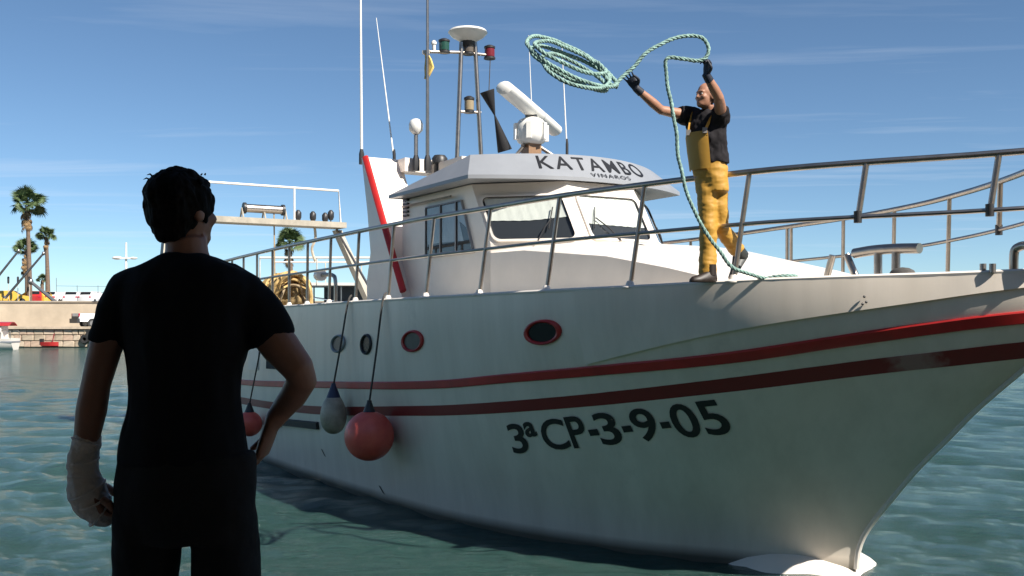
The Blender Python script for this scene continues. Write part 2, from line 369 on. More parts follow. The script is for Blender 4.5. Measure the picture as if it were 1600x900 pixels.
wr = empty('added_bounce_warehouse', (2, -16, 1.15), 0, 'added tall warehouse block, out of view, cutting sky light on the hull', 'warehouse')  # unseen block added to cut sky fill and bounce warm light
MB().box((0, -5, 6.5), (130, 10, 13)).build('wall', mat('warm_bounce_render', (.62, .49, .35), .95, var=.25, vscale=.4), wr, smooth=False)
MB().box((0, -5, 13.1), (131, 11, .2)).build('roof', corr_roof, wr, smooth=False)
for k in range(13):
    x = -60 + k * 10
    MB().box((x, .03, 2.0), (3.6, .12, 4.0)).build('door', mat('green_door', (.04, .08, .06), .6), wr, smooth=False)
    for z in (6.0, 9.6):
        wf = MB().box((x, .03, z), (2.0, .1, 1.5)).build('window', white_paint, wr, smooth=False)
        MB().box((x, .09, z), (1.8, .02, 1.3)).build('pane', car_glass, wf, smooth=False)
# far quay
FQ = 93.0
MB().box((-95, 97.0, 0.0), (230, 8.0, 3.5)).build('quay_apron', concrete, kind='structure', smooth=False)
MB().box((-95, 250, 1.6), (230, 298, 5.3)).build('quay_terrace', asphalt, kind='structure', smooth=False)
qw = empty('quay_wall', (-43, FQ - .05, 0), 0, 'sandstone block wall of the far quay above the water', 'wall')
MB().box((0, 0.02, 0.65), (60, 0.1, 2.2)).build('wall_core', mortar, qw, smooth=False)
MB().box((0, -0.1, 1.80), (60, 0.7, 0.22)).build('coping', stone_m[1], qw, smooth=False)
stones = []
for k in range(6):
    b = MB().box((0, 0, 0), (1, 0.3, 1)).mesh('stone'); bevel_mesh(b, 0.07, 1)
    for v in b.vertices: v.co += Vector((random.uniform(-.03, .03), random.uniform(-.04, .04), random.uniform(-.03, .03)))
    b.materials.append(stone_m[k % 3]); stones.append(b)
for row in range(3):
    z0 = [0.05, 0.62, 1.16][row]; hh = [0.55, 0.52, 0.5][row]; x = -10 + random.random()
    while x < 12:
        wd = random.uniform(0.55, 1.15); o = bpy.data.objects.new('stone', random.choice(stones)); link(o); o.parent = qw
        o.location = (x + wd / 2, -0.08, z0 + hh / 2); o.scale = (wd * 0.96, 1, hh * 0.95); x += wd
tw = empty('terrace_wall', (-60, 101.0, 1.75), 0, 'long ochre rendered retaining wall behind the far quay apron', 'wall')
MB().box((0, -0.1, 1.25), (150, 0.3, 2.5)).build('wall_face', render_wall, tw, smooth=False)
MB().box((0, -0.12, 2.56), (150, 0.5, 0.14)).build('coping', concrete, tw, smooth=False)

# palms
def frond_mesh(dead=False):
    b = MB(); n = 15; Lp = 0.70
    b.add([(0, -.025, 0), (0, .025, 0), (Lp, .015, .05), (Lp, -.015, .05)], [(0, 1, 2, 3)])
    for k in range(n):
        a = R(-78 + 156 * k / (n - 1)); L = 0.80 * (0.72 + 0.28 * math.cos(a)) * random.uniform(.9, 1.08)
        dx, dy = math.cos(a), math.sin(a); wd = 0.055
        p0 = Vector((Lp, 0, 0.05)); p1 = p0 + Vector((dx * L * .55, dy * L * .55, .05)); p2 = p0 + Vector((dx * L, dy * L, -.14 - (0.12 if dead else 0)))
        s_ = Vector((-dy, dx, 0)) * wd
        b.add([p0, p1 + s_, p1 - s_, p2], [(0, 2, 1), (1, 2, 3)])
    return b.mesh('frond')
FR = [frond_mesh() for _ in range(4)]; FD = [frond_mesh(True) for _ in range(3)]
for f_ in FR: f_.materials.append(palm_green)
for f_ in FD: f_.materials.append(palm_dead)
def palm(px, pyc, pyb, rpx, d, label, lean=0.0, nf=52, nd=16, skirt=1.0):
    c = at(px, pyc, d); zb = min(at(px, pyb, d).z, 4.2); rad = rpx / F * d; sc = rad / 1.42
    root = empty('palm_tree', (c.x + lean, d, zb), random.random() * 6, label, 'palm tree', 'palm trees on the far quay')
    H = c.z - zb; M = root.rotation_euler.to_matrix().inverted(); off = M @ Vector((-lean, 0, 0))
    pts = [Vector((off.x * t * t, off.y * t * t, H * t)) for t in np.linspace(0, 1, 12)]
    MB().tube(pts, [0.30 - 0.13 * t for t in np.linspace(0, 1, 12)], 9).build('trunk', palm_bark, root)
    for k in range(nf):
        o = bpy.data.objects.new('frond', random.choice(FR)); link(o); o.parent = root; o.location = pts[-1] + Vector((0, 0, .1 * sc))
        el = random.uniform(-0.5, 1.5); o.rotation_euler = (random.uniform(-1.2, 1.2), -el, k * 2.4 + random.uniform(-.3, .3)); o.scale = [sc * random.uniform(.75, 1.12)] * 3
    for k in range(int(nd)):
        o = bpy.data.objects.new('dead_frond', random.choice(FD)); link(o); o.parent = root
        o.location = pts[-1] + Vector((0, 0, -random.uniform(0.0, 1.3) * skirt * sc)); o.rotation_euler = (0, random.uniform(0.95, 1.45), k * 2.4 + random.random()); o.scale = [sc * random.uniform(.5, .75)] * 3
palm(42, 322, 465, 30, 112, 'tallest palm tree on the far quay with a brown skirt under its crown', 0.3)
palm(72, 370, 462, 17, 118, 'slim palm tree just right of the tallest palm on the far quay', 0.2, 42, 12)
palm(40, 392, 462, 20, 126, 'bushy lower palm tree half hidden behind the trunk of the tallest palm', 0.2, 46, 26, 1.8)
palm(66, 438, 466, 10, 132, 'smallest palm tree low at the foot of the slim palm', 0.0, 36, 12)
palm(452, 382, 470, 26, 120, 'palm tree seen through the boat rail under the stern gantry', 0.3, 52, 14)

# cars
def car(loc, rz, paint, label, kind='car', group=None):
    root = empty('parked_car' if kind == 'car' else 'pickup_truck', loc, rz, label, 'car' if kind == 'car' else 'pickup', group)
    if kind == 'car':
        L, Wd, prof = 4.0, 1.7, [(-2.0, .35), (-2.0, .85), (-1.85, 1.02), (-1.55, 1.42), (.25, 1.46), (.95, 1.0), (1.85, .86), (2.0, .62), (2.0, .35)]
        ww = [(-1.5, 1.05, -1.35, 1.36), (.1, 1.38, .6, 1.05)]
    else:
        L, Wd, prof = 5.1, 1.8, [(-2.55, .5), (-2.55, 1.12), (-.75, 1.12), (-.62, 1.72), (.55, 1.75), (1.15, 1.18), (2.4, 1.05), (2.55, .75), (2.55, .45)]
    n = len(prof); bd = MB()
    rings = []
    for y, ins in ((-Wd / 2, .06), (-Wd / 2 + .1, 0), (Wd / 2 - .1, 0), (Wd / 2, .06)):
        rings.append([(x * (1 - ins * .4), y * (1 - (.12 if z > 1.1 else 0)), .35 + (z - .35) * (1 - ins * .5)) for x, z in prof])
    bd.loft(rings).build('body', paint, root, angle=30)
    if kind == 'car':
        for sy in (-1, 1):
            y = sy * (Wd / 2 * .90 + .005)
            MB().prism([(-1.45, y, 1.03), (-1.3, y - sy * .03, 1.36), (.2, y - sy * .03, 1.38), (.72, y, 1.03)], (0, sy * .012, 0)).build('side_window', car_glass, root, smooth=False)
        MB().prism([(-1.80, -.62, 1.07), (-1.80, .62, 1.07), (-1.585, .56, 1.38), (-1.585, -.56, 1.38)], (-.03, 0, .02)).build('rear_window', car_glass, root, smooth=False)
        MB().prism([(.90, -.62, 1.05), (.90, .62, 1.05), (.32, .56, 1.42), (.32, -.56, 1.42)], (.03, 0, .02)).build('windscreen', car_glass, root, smooth=False)
        for sx, m_ in ((-1, tail_red), (1, white_plastic)):
            for sy in (-1, 1): MB().box((sx * 1.985, sy * .66, .82), (.06, .22, .16)).build('tail_light' if sx < 0 else 'headlight', m_, root, smooth=False)
        ax = (-1.25, 1.25); wr = .31
    else:
        for sy in (-1, 1):
            y = sy * (Wd / 2 * .90 + .005)
            MB().prism([(-.55, y, 1.2), (-.5, y - sy * .05, 1.62), (.5, y - sy * .05, 1.64), (.95, y, 1.22)], (0, sy * .012, 0)).build('side_window', car_glass, root, smooth=False)
            MB().box((-2.5, sy * .74, .98), (.12, .16, .26)).build('tail_light', tail_red, root, smooth=False)
        MB().prism([(-.76, -.65, 1.2), (-.76, .65, 1.2), (-.665, .6, 1.62), (-.665, -.6, 1.62)], (-.02, 0, 0)).build('rear_window', car_glass, root, smooth=False)
        MB().box((-2.6, 0, .55), (.2, 1.75, .34)).build('bumper', dark_plastic, root, smooth=False)
        MB().box((-2.56, 0, .74), (.05, 1.5, .30)).build('tailgate_panel', dark_plastic, root, smooth=False)
        ax = (-1.55, 1.6); wr = .37
    for x in ax:
        for sy in (-1, 1):
            M = Matrix.Rotation(R(90), 3, 'X')
            wl = MB().lathe([(wr * .55, -.1), (wr, -.1), (wr, .1), (wr * .55, .1)], (x, sy * (Wd / 2 - .09), wr), 14, M).build('wheel', tyre_m, root)
            MB().lathe([(.02, -.11), (wr * .56, -.108), (wr * .56, .108), (.02, .11)], (x, sy * (Wd / 2 - .09), wr), 12, M).build('rim', steel_dull, wl)
    return root
g_ = 'cars parked on the far quay terrace'
car(Vector((at(92, 0, 116).x, 116, 4.25)), R(82), car_white, 'white parked car on the terrace, nearest the leaning grey spar', group=g_)
car(Vector((at(118, 0, 116).x, 116, 4.25)), R(97), car_white, 'white parked car in the middle of the white row on the terrace', group=g_)
car(Vector((at(146, 0, 116).x, 116, 4.25)), R(84), car_white, 'white parked car at the right end of the row, by the onlooker sleeve', group=g_)
car(Vector((at(62, 0, 114).x, 114, 4.25)), R(95), car_red, 'small red car parked on the terrace beside the palm trunks', group=g_)
car(Vector((at(18, 0, 112).x, 112, 4.25)), R(15), car_yellow, 'yellow car parked left of the tallest palm trunk', group=g_)
car(Vector((at(48, 0, 113).x, 113.5, 4.25)), R(170), car_yellow, 'yellow car parked right behind the tallest palm trunk', group=g_)
car(Vector((at(113, 0, 95.5).x + 2.9, 96.6, 1.75)), R(42), car_white, 'white pickup truck with black bumper parked on the far quay apron', 'pickup').scale = (1.18, 1.18, 1.22)

# spars, lamps, a mast, tyres, fence on the far quay
def spar(a, b, r, label, m=steel_dull):
    a, b = Vector(a), Vector(b); root = empty('leaning_spar', a, 0, label, 'spar', 'grey spars leaning on the far quay')
    MB().tube([(0, 0, 0), b - a], [r, r * .75], 8).build('pole', m, root)
    MB().lathe([(r * 1.6, -.02), (r * 1.6, .25), (r, .27)], (0, 0, 0), 8).build('base_collar', steel_dull, root)
    MB().ell(b - a, (r * 1.3, r * 1.3, r * 1.6), 8, 6).build('end_fitting', steel_dull, root)
spar(at(-30, 466, 108), at(29, 392, 108), .14, 'leaning grey spar running off the left edge of the view, topped beside the tallest palm')
spar(at(8, 466, 109), at(68, 396, 109), .14, 'leaning grey spar crossing behind the trunk of the tallest palm')
spar(at(92, 476, 106), at(48, 440, 106), .22, 'thick low grey spar leaning left towards the tallest palm')
for px, lb in ((13, 'leftmost thin dark-headed bollard lamp on the terrace'), (28, 'thin dark-headed bollard lamp just left of the tallest palm trunk'), (46, 'thin dark-headed bollard lamp just right of the tallest palm trunk')):
    p = at(px, 443, 110); root = empty('quay_lamp', (p.x, 110, 4.25), 0, lb, 'lamp', 'bollard lamps on the far terrace')
    MB().tube([(0, 0, 0), (0, 0, p.z - 4.25)], .035, 6).build('pole', off_white, root)
    MB().lathe([(.06, 0), (.11, .05), (.12, .65), (.08, .75)], (0, 0, p.z - 4.25), 8).build('lamp_head', dark_plastic, root)
p = at(197, 0, 98); root = empty('light_mast', (p.x, 98, 1.75), 0, 'tall white sailing boat mast with a wide crosstree above the onlooker shoulder', 'mast')  # sailing boat's mast set up as a quay pole, lamps added
zt = at(0, 379, 98).z - 1.75; zc_ = at(0, 405, 98).z - 1.75
MB().tube([(0, 0, 0), (0, 0, zt)], [.16, .09], 10).build('pole', white_plastic, root)
MB().loft([[(x, y * .25, zc_ + .06 * abs(x) + dz) for y, dz in ((-1, 0), (1, 0), (1, .14), (-1, .14))] for x in (-.95, -.4, .4, .95)]).build('crosstree', white_plastic, root)
MB().ell((-.85, 0, zc_ + .12), (.50, .4, .17)).build('lamp', white_plastic, root); MB().ell((.7, 0, zc_ + .1), (.40, .3, .13)).build('lamp', white_plastic, root)
fn = empty('wire_fence', (at(88, 0, 108).x, 108, 4.25), 0, 'thin post and wire fence in front of the white parked cars', 'fence')
for i in range(5): MB().tube([(i * 2.2, 0, 0), (i * 2.2, 0, 2.2 - (.3 if i else -.5))], .03, 6).build('post', steel_dull, fn)
for z in (1.85, 1.2): MB().tube([(0, 0, z), (4.4, 0, z - .06), (8.8, 0, z)], .018, 5).build('wire', steel_dull, fn)
gt = 'tyres hung as fenders on the far quay wall'
for i, (px, py, lb) in enumerate(((132, 530, 'black tyre hanging on the far quay wall, left of the three'), (141, 522, 'black tyre hanging highest on the far quay wall by the sleeve'), (146, 534, 'black tyre hanging lowest on the far quay wall by the sleeve'))):
    p = at(px, py, 92.55); root = empty('tyre_fender', p, 0, lb, 'tyre', gt)
    M = Matrix.Rotation(R(90), 3, 'X')
    MB().lathe([(.18, -.1), (.36, -.12), (.42, 0), (.36, .12), (.18, .1), (.14, 0), (.18, -.1)], (0, 0, 0), 14, M).build('tyre', tyre_m, root)
    MB().tube([(0, 0, .36), (0, .12, 1.9 - p.z)], .02, 5).build('hanging_rope', rope_tan, root)
dg_ = empty('dinghy', at(78, 541, 91.3), 0, 'little red and black dinghy tied below the far quay wall', 'dinghy')
dg_.location.z = 0
MB().loft([[(x, y * wd, .12 + zz * .42) for y, zz in ((-1, 1), (-.8, .2), (0, -.1), (.8, .2), (1, 1), (.85, .95), (0, .5), (-.85, .95))] for x, wd in ((-.65, .5), (0, .55), (.5, .4), (.75, .08))]).build('hull', car_red, dg_)
MB().box((-.72, 0, .55), (.3, .3, .55)).build('outboard_motor', dark_plastic, dg_)
MB().tube([(.2, 0, .4), (.25, .3, 1.3)], .05, 6).build('oar', red_lens, dg_)

# small motor boat moored at the left edge
def motor_boat():
    r_ = empty('motor_boat', at(-22, 543, 86), R(186), 'white motor boat with red canopy moored at the far quay, left edge', 'boat'); r_.location.z = 0
    rings = []
    for x, wd, zs, ke in ((-2.4, 1.0, .95, -.25), (-1, 1.12, .98, -.3), (.6, 1.05, 1.1, -.28), (1.7, .7, 1.3, -.15), (2.5, .05, 1.55, .3)):
        rings.append([(x, wd, zs), (x, wd * .9, .45), (x, wd * .5, ke * .5), (x, 0, ke), (x, -wd * .5, ke * .5), (x, -wd * .9, .45), (x, -wd, zs)])
    MB().loft(rings, True).build('hull', white_paint, r_, angle=50)
    MB().loft([[(x, s_ * 1.0 * wd, z + .0) for s_, z in ((1, .62), (1.0, .74), (-1, .74), (-1, .62))] for x, wd in ((-2.43, 1.0), (.6, 1.06))]).build('stripe', grey_paint, r_)
    cab = MB().loft([[(x, y, z) for x, y in ((-1.5, .85), (.9, .8), (.9, -.8), (-1.5, -.85))] for z in (.95, 1.5)] + [[(x, y, 2.0) for x, y in ((-1.5, .75), (.35, .65), (.35, -.65), (-1.5, -.75))]]).build('cabin', white_paint, r_, angle=20)
    for sy in (-1, 1): MB().prism([(-1.3, sy * .87, 1.32), (.55, sy * .82, 1.32), (.3, sy * .74, 1.85), (-1.3, sy * .79, 1.85)], (0, sy * .02, 0)).build('window', car_glass, r_, smooth=False)
    MB().loft([[(x, y, 2.05 + .3 * (1 - (y / .9) ** 2)) for y in np.linspace(-.9, .9, 7)] + [(x, y, 2.0 + .3 * (1 - (y / .9) ** 2)) for y in np.linspace(.9, -.9, 7)] for x in (-2.2, -1.2, 0)]).build('canopy', car_red, r_)
    for sy in (-1, 1): MB().tube(crom([(-2.3, sy * .95, .95), (-2.3, sy * .95, 1.55), (-1.6, sy * .97, 1.6), (-1.55, sy * .97, .95)], 4), .025, 6).build('rail', steel, r_)
motor_boat()

# ------------------------------------------------------------------ the fishing boat
def pchip(xs, ys):
    xs = np.array(xs, float); ys = np.array(ys, float); n = len(xs); hh = np.diff(xs); dl = np.diff(ys) / hh
    m = np.zeros(n); m[0] = dl[0]; m[-1] = dl[-1]
    for i in range(1, n - 1):
        if dl[i - 1] * dl[i] > 0:
            w1 = 2 * hh[i] + hh[i - 1]; w2 = hh[i] + 2 * hh[i - 1]; m[i] = (w1 + w2) / (w1 / dl[i - 1] + w2 / dl[i])
    def f(x):
        x = np.clip(np.asarray(x, float), xs[0], xs[-1]); i = np.clip(np.searchsorted(xs, x) - 1, 0, n - 2); q = (x - xs[i]) / hh[i]
        return (2 * q**3 - 3 * q**2 + 1) * ys[i] + (q**3 - 2 * q**2 + q) * hh[i] * m[i] + (-2 * q**3 + 3 * q**2) * ys[i + 1] + (q**3 - q**2) * hh[i] * m[i + 1]
    return f
TA = pchip([0, .04, .15, .35, .81, 1.4, 2.1, 3.1, 4.4, 5.6, 7.2, 10.7, 14.2, 18.8], [0, .09, .22, .40, .72, 1.16, 1.60, 2.03, 2.36, 2.5, 2.64, 2.66, 2.58, 2.3])
TW = pchip([0, .15, .4, .9, 1.75, 2.6, 3.0, 4.8, 8.8, 11.2, 16.5], [0, .13, .30, .70, 1.30, 1.69, 1.85, 2.28, 2.52, 2.58, 2.3])
ZA = pchip([-17.5, -8.5, -6.6, -4.3, -2, -.8, .14, 1.0, 1.5, 2.0, 2.6], [2.66, 2.72, 2.74, 2.76, 2.79, 2.81, 2.84, 2.86, 2.87, 2.885, 2.9])
STEM = pchip([-1, 0, .2, .3, .87, 1.19, 1.44, 1.69, 1.9, 2.1, 2.3, 2.5, 2.7, 2.9], [-.4, -.03, -.01, .02, .45, .74, 1.0, 1.25, 1.49, 1.73, 1.95, 2.12, 2.2, 2.22])
ZR = pchip([-17.4, -11.42, -7.52, -6.11, -4.87, -3.99, -2.96, -1.6, -.175, .775, 1.32, 1.91, 2.15], [1.22, 1.367, 1.544, 1.611, 1.677, 1.74, 1.845, 1.985, 2.155, 2.33, 2.43, 2.522, 2.55])
def hull_t(s, z):     # half breadth: near vertical topsides above the strake, flare below it
    s = np.asarray(s, float); z = np.asarray(z, float); u = np.maximum(STEM(z) - s, 0); zr = ZR(s) - .03; r = np.clip(z, 0, 9) / zr
    g = np.where(r < 1, .97 * np.clip(r, 0, 1) ** 1.15, np.minimum(1, .97 + .03 * (z - zr) / (ZA(s) - zr)))
    return (TW(u) * (1 - g) + TA(u) * g) * (1 - .35 * np.clip(-z, 0, 1.2))
HEAD = R(-59); BO = Vector((3.4, 10.06, 0))
boat = empty('fishing_boat', BO, HEAD, 'white fishing boat with two red stripes, wheelhouse and steel railings coming in bow first', 'fishing boat')
hx, hy = math.cos(HEAD), math.sin(HEAD)
def bt(px, py, t):        # boat-local point on the plane t metres to starboard
    a = (px - 800) / F; bx, by = BO.x + t * hy, BO.y - t * hx
    s = (a * by - bx) / (hx - a * hy); d = by + s * hy
    return Vector((s, -t, 2.5 + (500 - py) / F * d))
def bs(px, py, s):        # boat-local point on the cross-section s
    a = (px - 800) / F; bx, by = BO.x + s * hx, BO.y + s * hy; lx, ly = -hy, hx
    k = (a * by - bx) / (lx - a * ly); return Vector((s, k, 2.5 + (500 - py) / F * (by + k * ly)))
def hh_(px, py):          # first hull point behind a survey point
    d = np.linspace(6, 28, 4000); X = (px - 800) / F * d - BO.x; Y = d - BO.y; z = 2.5 + (500 - py) / F * d
    s = X * hx + Y * hy; t = X * hy - Y * hx
    ok = (t <= hull_t(s, z)) & (t >= -.02) & (s < STEM(z)) & (z < ZA(s) + .1); i = int(np.argmax(ok)); return float(s[i]), float(t[i]), float(z[i])
def hp(s, z, off=0.0, side=1):
    e = .02; t = float(hull_t(s, z)); ds = (float(hull_t(s + e, z)) - float(hull_t(s - e, z))) / (2 * e); dz = (float(hull_t(s, z + e)) - float(hull_t(s, z - e))) / (2 * e)
    nrm = Vector((-ds, 1, -dz)).normalized()      # s, starboard, z
    q = Vector((s, t, z)) + nrm * off
    return Vector((q.x, -q.y * side, q.z))
def hull_grid(vs, smax_off, name, m, off=0.0, send=-17.4, nu=90, parent=boat):
    uu = np.concatenate([np.linspace(0, 1, 45) ** 2 * 0.14, np.linspace(.14, 1, nu - 45)[1:]])
    rings = []
    for side in (1, -1):
        g = []
        for v in vs:
            row = []
            for u in uu:
                s = 0.0
                for _ in range(8):
                    z = v * float(ZA(s)); se = float(STEM(z)); s = se - u * (se - send)
                row.append(hp(s, z, off, side) if off else Vector((s, -side * float(hull_t(s, z)), z)))
            g.append(row)
        rings.append(g)
    return rings, uu
vs = [-.42, -.25, -.1, 0, .06, .14, .22, .3, .4, .5, .58, .66, .74, .82, .88, .94, 1.0]
G, UU = hull_grid(vs, 0, 'hull', hull_m)
b = MB(); n = len(UU)
for g in G: b.loft(g, cap=False, closed=False)
tr = [g[-1] for g in G[0]] + [g[-1] for g in G[1]][::-1]
b.add(tr, [tuple(range(len(tr)))])
hull = b.build('hull', hull_m, boat, angle=60)
me = hull.data; bm = bmesh.new(); bm.from_mesh(me); bmesh.ops.remove_doubles(bm, verts=bm.verts, dist=.002); bmesh.ops.recalc_face_normals(bm, faces=bm.faces); bm.to_mesh(me); bm.free()
# bulb at the forefoot
BM = Matrix.Rotation(R(6), 3, 'Y')
MB().ell((-0.74, 0.0, -.45), (1.14, 1.04, .67), 28, 18, BM).build('bulbous_bow', white_paint, boat)
MB().tube([Vector((float(STEM(z)) + .005, 0, z)) for z in np.linspace(.05, 2.88, 34)], .028, 8).build('stem_bar', white_paint, boat)
# deck and sheer cap
ss = [float(x) for x in np.linspace(-17.3, 2.19, 60)]
dk = MB(); dk.loft([[Vector((s, -y * (float(hull_t(s, ZA(s))) - .02), float(ZA(s)) - .02 + .03 * (1 - y * y))) for y in np.linspace(-1, 1, 9)] for s in ss], cap=False, closed=False)
dk.build('deck', cream_paint, boat)
for sd_ in (1, -1):
    pts = [Vector((s, -sd_ * (float(hull_t(s, ZA(s))) - .012), float(ZA(s)) + .008)) for s in list(np.linspace(-17.3, 1.7, 70)) + [1.85, 1.97, 2.06, 2.13, 2.17, 2.19]]
    MB().tube(pts, .022, 6).build('sheer_cap', white_paint, boat)
# stripes
ZS = pchip([-17.4, -11.46, -8.72, -5.03, -4.08, -1.94, -.29, .95, 1.36, 1.78, 1.9], [.92, 1.017, 1.094, 1.339, 1.415, 1.652, 1.895, 2.112, 2.176, 2.246, 2.265])
def strake(zf, s0, s1, hgt, offs, name, m):
    for sd_ in (1, -1):
        rings = []
        for s in np.concatenate([np.linspace(s0, s1 - 1.2, 60), np.linspace(s1 - 1.2, s1, 26)[1:]]):
            z = float(zf(s)); rings.append([hp(s, z + k * hgt / 2, o, sd_) for k, o in offs])
        MB().loft(rings).build(name, m, boat, angle=35)
strake(ZR, -17.3, 2.10, .098, [(-1, -.01), (-1, .010), (-.8, .018), (.8, .018), (1, .010), (1, -.01)], 'red_rubbing_strake', red_paint)
strake(ZS, -17.3, 1.85, .125, [(-1, -.01), (-1, .004), (0, .005), (1, .004), (1, -.01)], 'red_stripe', stripe_m)
fs = pchip([-10.2, -8.0], [.783, .89])
MB().loft([[hp(s, float(fs(s)) + k, o) for k, o in ((-.06, -.01), (-.05, .05), (.05, .05), (.06, -.01))] for s in np.linspace(-10.2, -8.0, 12)]).build('rubber_fender_strip', black_rub, boat)
# forward bulwark doubling plate with its knuckle
ZK = pchip([-1.64, -.08, .95, 1.94, 2.2], [2.055, 2.407, 2.595, 2.762, 2.80])
for sd_ in (1, -1):
    rings = []
    for s in np.concatenate([np.linspace(-1.64, 1.5, 34), np.linspace(1.5, 2.17, 24)[1:]]):
        z0 = float(ZK(s)); z1 = float(ZA(s)) - .005
        rings.append([hp(s, z0, -.005, sd_), hp(s, z0, .024, sd_), hp(s, (z0 + z1) / 2, .015, sd_), hp(s, z1, .006, sd_), hp(s, z1, -.005, sd_)])
    MB().loft(rings).build('bulwark_plate', hull_m, boat, angle=30)
# scuffs, studs
sc_ = MB()
for px, py, L in ((506, 708, .16), (597, 766, .17), (473, 742, .07), (440, 664, .05)):
    s, t, z = hh_(px, py); a = [hp(s - L / 2, z + .06, .004), hp(s - L * .2, z + .05, .004), hp(s + L / 2, z - .05, .004), hp(s + L * .1, z - .03, .004)]
    sc_.add(a, [(0, 1, 2, 3)])
sc_.build('scuff_marks', black_rub, boat, smooth=False, kind='stuff')
for px, py in ((1349, 474), (1354, 471), (1351, 463)):
    s, t, z = hh_(px, py); MB().ell(hp(s, z, .035), (.012, .012, .012), 6, 5).build('stud', dark_plastic, boat)
# portholes
def porthole(px, py, a, bb, rim, pane):
    s, t, z = hh_(px, py); slope = float(ZA(s + .2) - ZA(s - .2)) / .4 * 2
    def ring(k, off, n=28): return [hp(s + a * k * math.cos(q), z + bb * k * math.sin(q) + a * k * math.cos(q) * .1, off) for q in [2 * math.pi * i / n for i in range(n)]]
    o = MB().loft([ring(1.14, -.01), ring(1.12, .022), ring(1.0, .034), ring(.88, .022), ring(.86, -.01)], cap=False).build('porthole', rim, boat, angle=50)
    p_ = MB(); p_.add(ring(.92, .006), [tuple(range(28))]); p_.build('pane', pane, o)
dark_glass = mat('porthole_glass', (0.012, 0.012, 0.014), 0.25, spec=0.25); grey_glass = mat('hazy_porthole_glass', (0.12, 0.11, 0.105), 0.3, var=0.3, vscale=9, spec=0.3)
porthole(848, 519, .245, .115, red_paint, dark_glass); porthole(645, 533, .235, .12, red_paint, grey_glass)
porthole(573, 538, .16, .125, dark_plastic, dark_glass); porthole(529, 537, .24, .115, grey_paint, grey_glass)
s, t, z = hh_(432, 565)
fp = MB().loft([[hp(s + x, z + y, o) for x, y in ((-.55, -.14), (.35, -.12), (.35, .16), (-.55, .14))] for o in (-.02, .012)]).build('freeing_port', dark_int, boat, smooth=False)
s2, t2, z2 = hh_(398, 560)
MB().loft([[hp(s2 + x, z2 + y, o) for x, y in ((-.35, -.22), (.28, -.2), (.28, .26), (-.35, .24))] for o in (-.02, .02)]).build('hatch_cover', white_paint, boat, smooth=False)

# railings
POSTS = [-15.9, -15.0, -14.05, -13.12, -12.2, -11.26, -10.29, -9.36, -8.49, -7.55, -6.54, -5.45, -4.41, -3.28, -2.1, -1.03, -.03]
RT = pchip([-17, -8.5, -1, 1.8, 2.6], [1.0, 1.0, 1.0, .985, .98])
def rail_pt(s, k, side):    # k = fraction of the rail height
    z0 = float(ZA(s)); t = float(hull_t(s, z0)) - .06; lean = max(0, min(1, (s + 9) / 6))
    fwd = .10 * k * lean
    return Vector((s + fwd, -side * (t - .10 * k * lean), z0 + float(RT(s)) * k))
for sd_ in (1, -1):
    sl = list(np.linspace(-16.4, 1.5, 70)) + [1.65, 1.78, 1.88, 1.96]
    if sd_ == 1:
        top = [rail_pt(s, 1, 1) for s in sl] + [Vector((2.13, -.12, ZA(2.1) + .99)), Vector((2.18, 0, ZA(2.2) + .99))]
    else:
        top = [rail_pt(s, 1, -1) for s in sl] + [Vector((2.13, .12, ZA(2.1) + .99)), Vector((2.18, 0, ZA(2.2) + .99))]
    MB().tube(top, .030, 10).build('top_rail', steel, boat)
    mid = [rail_pt(s, .53, sd_) for s in sl] + [Vector((2.15, -sd_ * .12, ZA(2.1) + .53)), Vector((2.2, 0, ZA(2.2) + .53))]
    MB().tube(mid, .020, 8).build('middle_rail', steel, boat)
    for s in POSTS if sd_ == 1 else POSTS[:-3] + [-3.2, -2.2, -1.25, -.25]:
        a, c = rail_pt(s, 0, sd_), rail_pt(s, .985, sd_)
        po = MB().tube([a, c], .023, 8).build('rail_post', steel, boat)
        MB().lathe([(.085, 0), (.085, .012), (.045, .03), (.03, .07)], a + Vector((0, 0, .004)), 12).build('foot_flange', white_paint, po)
    for s in ((.83, 1.66) if sd_ == 1 else (.70, 1.7)):
        a, c = rail_pt(s, .50, sd_), rail_pt(s, .985, sd_)
        po = MB().tube([a, c], .026, 8).build('rail_post', steel, boat)
        MB().lathe([(.034, -.04), (.034, .06)], a + Vector((0, 0, .02)), 10).build('clamp', dark_plastic, po)
# foredeck fittings
q = [bt(1335, 396, .2), bt(1365, 391, .2), bt(1400, 388.5, .2), bt(1437, 388, .2)]
bit = MB().tube(crom(q, 4), .048, 12).build('mooring_bitt', steel, boat)
for px in (1372, 1400):
    a = bt(px, 393, .2); MB().tube([a, Vector((a.x, a.y, float(ZA(a.x))))], .038, 10).build('leg', steel_dull, bit)
def fit(pxa, pxb, name, r, m, t=.2):
    MB().tube([bt(*pxa, t), bt(*pxb, t)], r, 10).build(name, m, boat)
for a, c in (((1301, 399), (1291, 436)), ((1323, 398), (1338, 434))):
    fit(a, c, 'angled_bollard', .034, steel)
hp_ = [bt(1584, 424, .35), bt(1585, 394, .35), bt(1592, 386, .35), bt(1604, 384, .35), bt(1613, 392, .35), bt(1615, 422, .35)]
MB().tube(crom(hp_, 5), .036, 10).build('bow_fairlead', steel, boat)
for px in (1536, 1551): fit((px, 412), (px, 426), 'deck_stud', .026, steel_dull, .5)
a = bt(1410, 428, .4); MB().ell(a, (.12, .1, .06), 10, 6).build('coiled_line', rope_dark, boat)

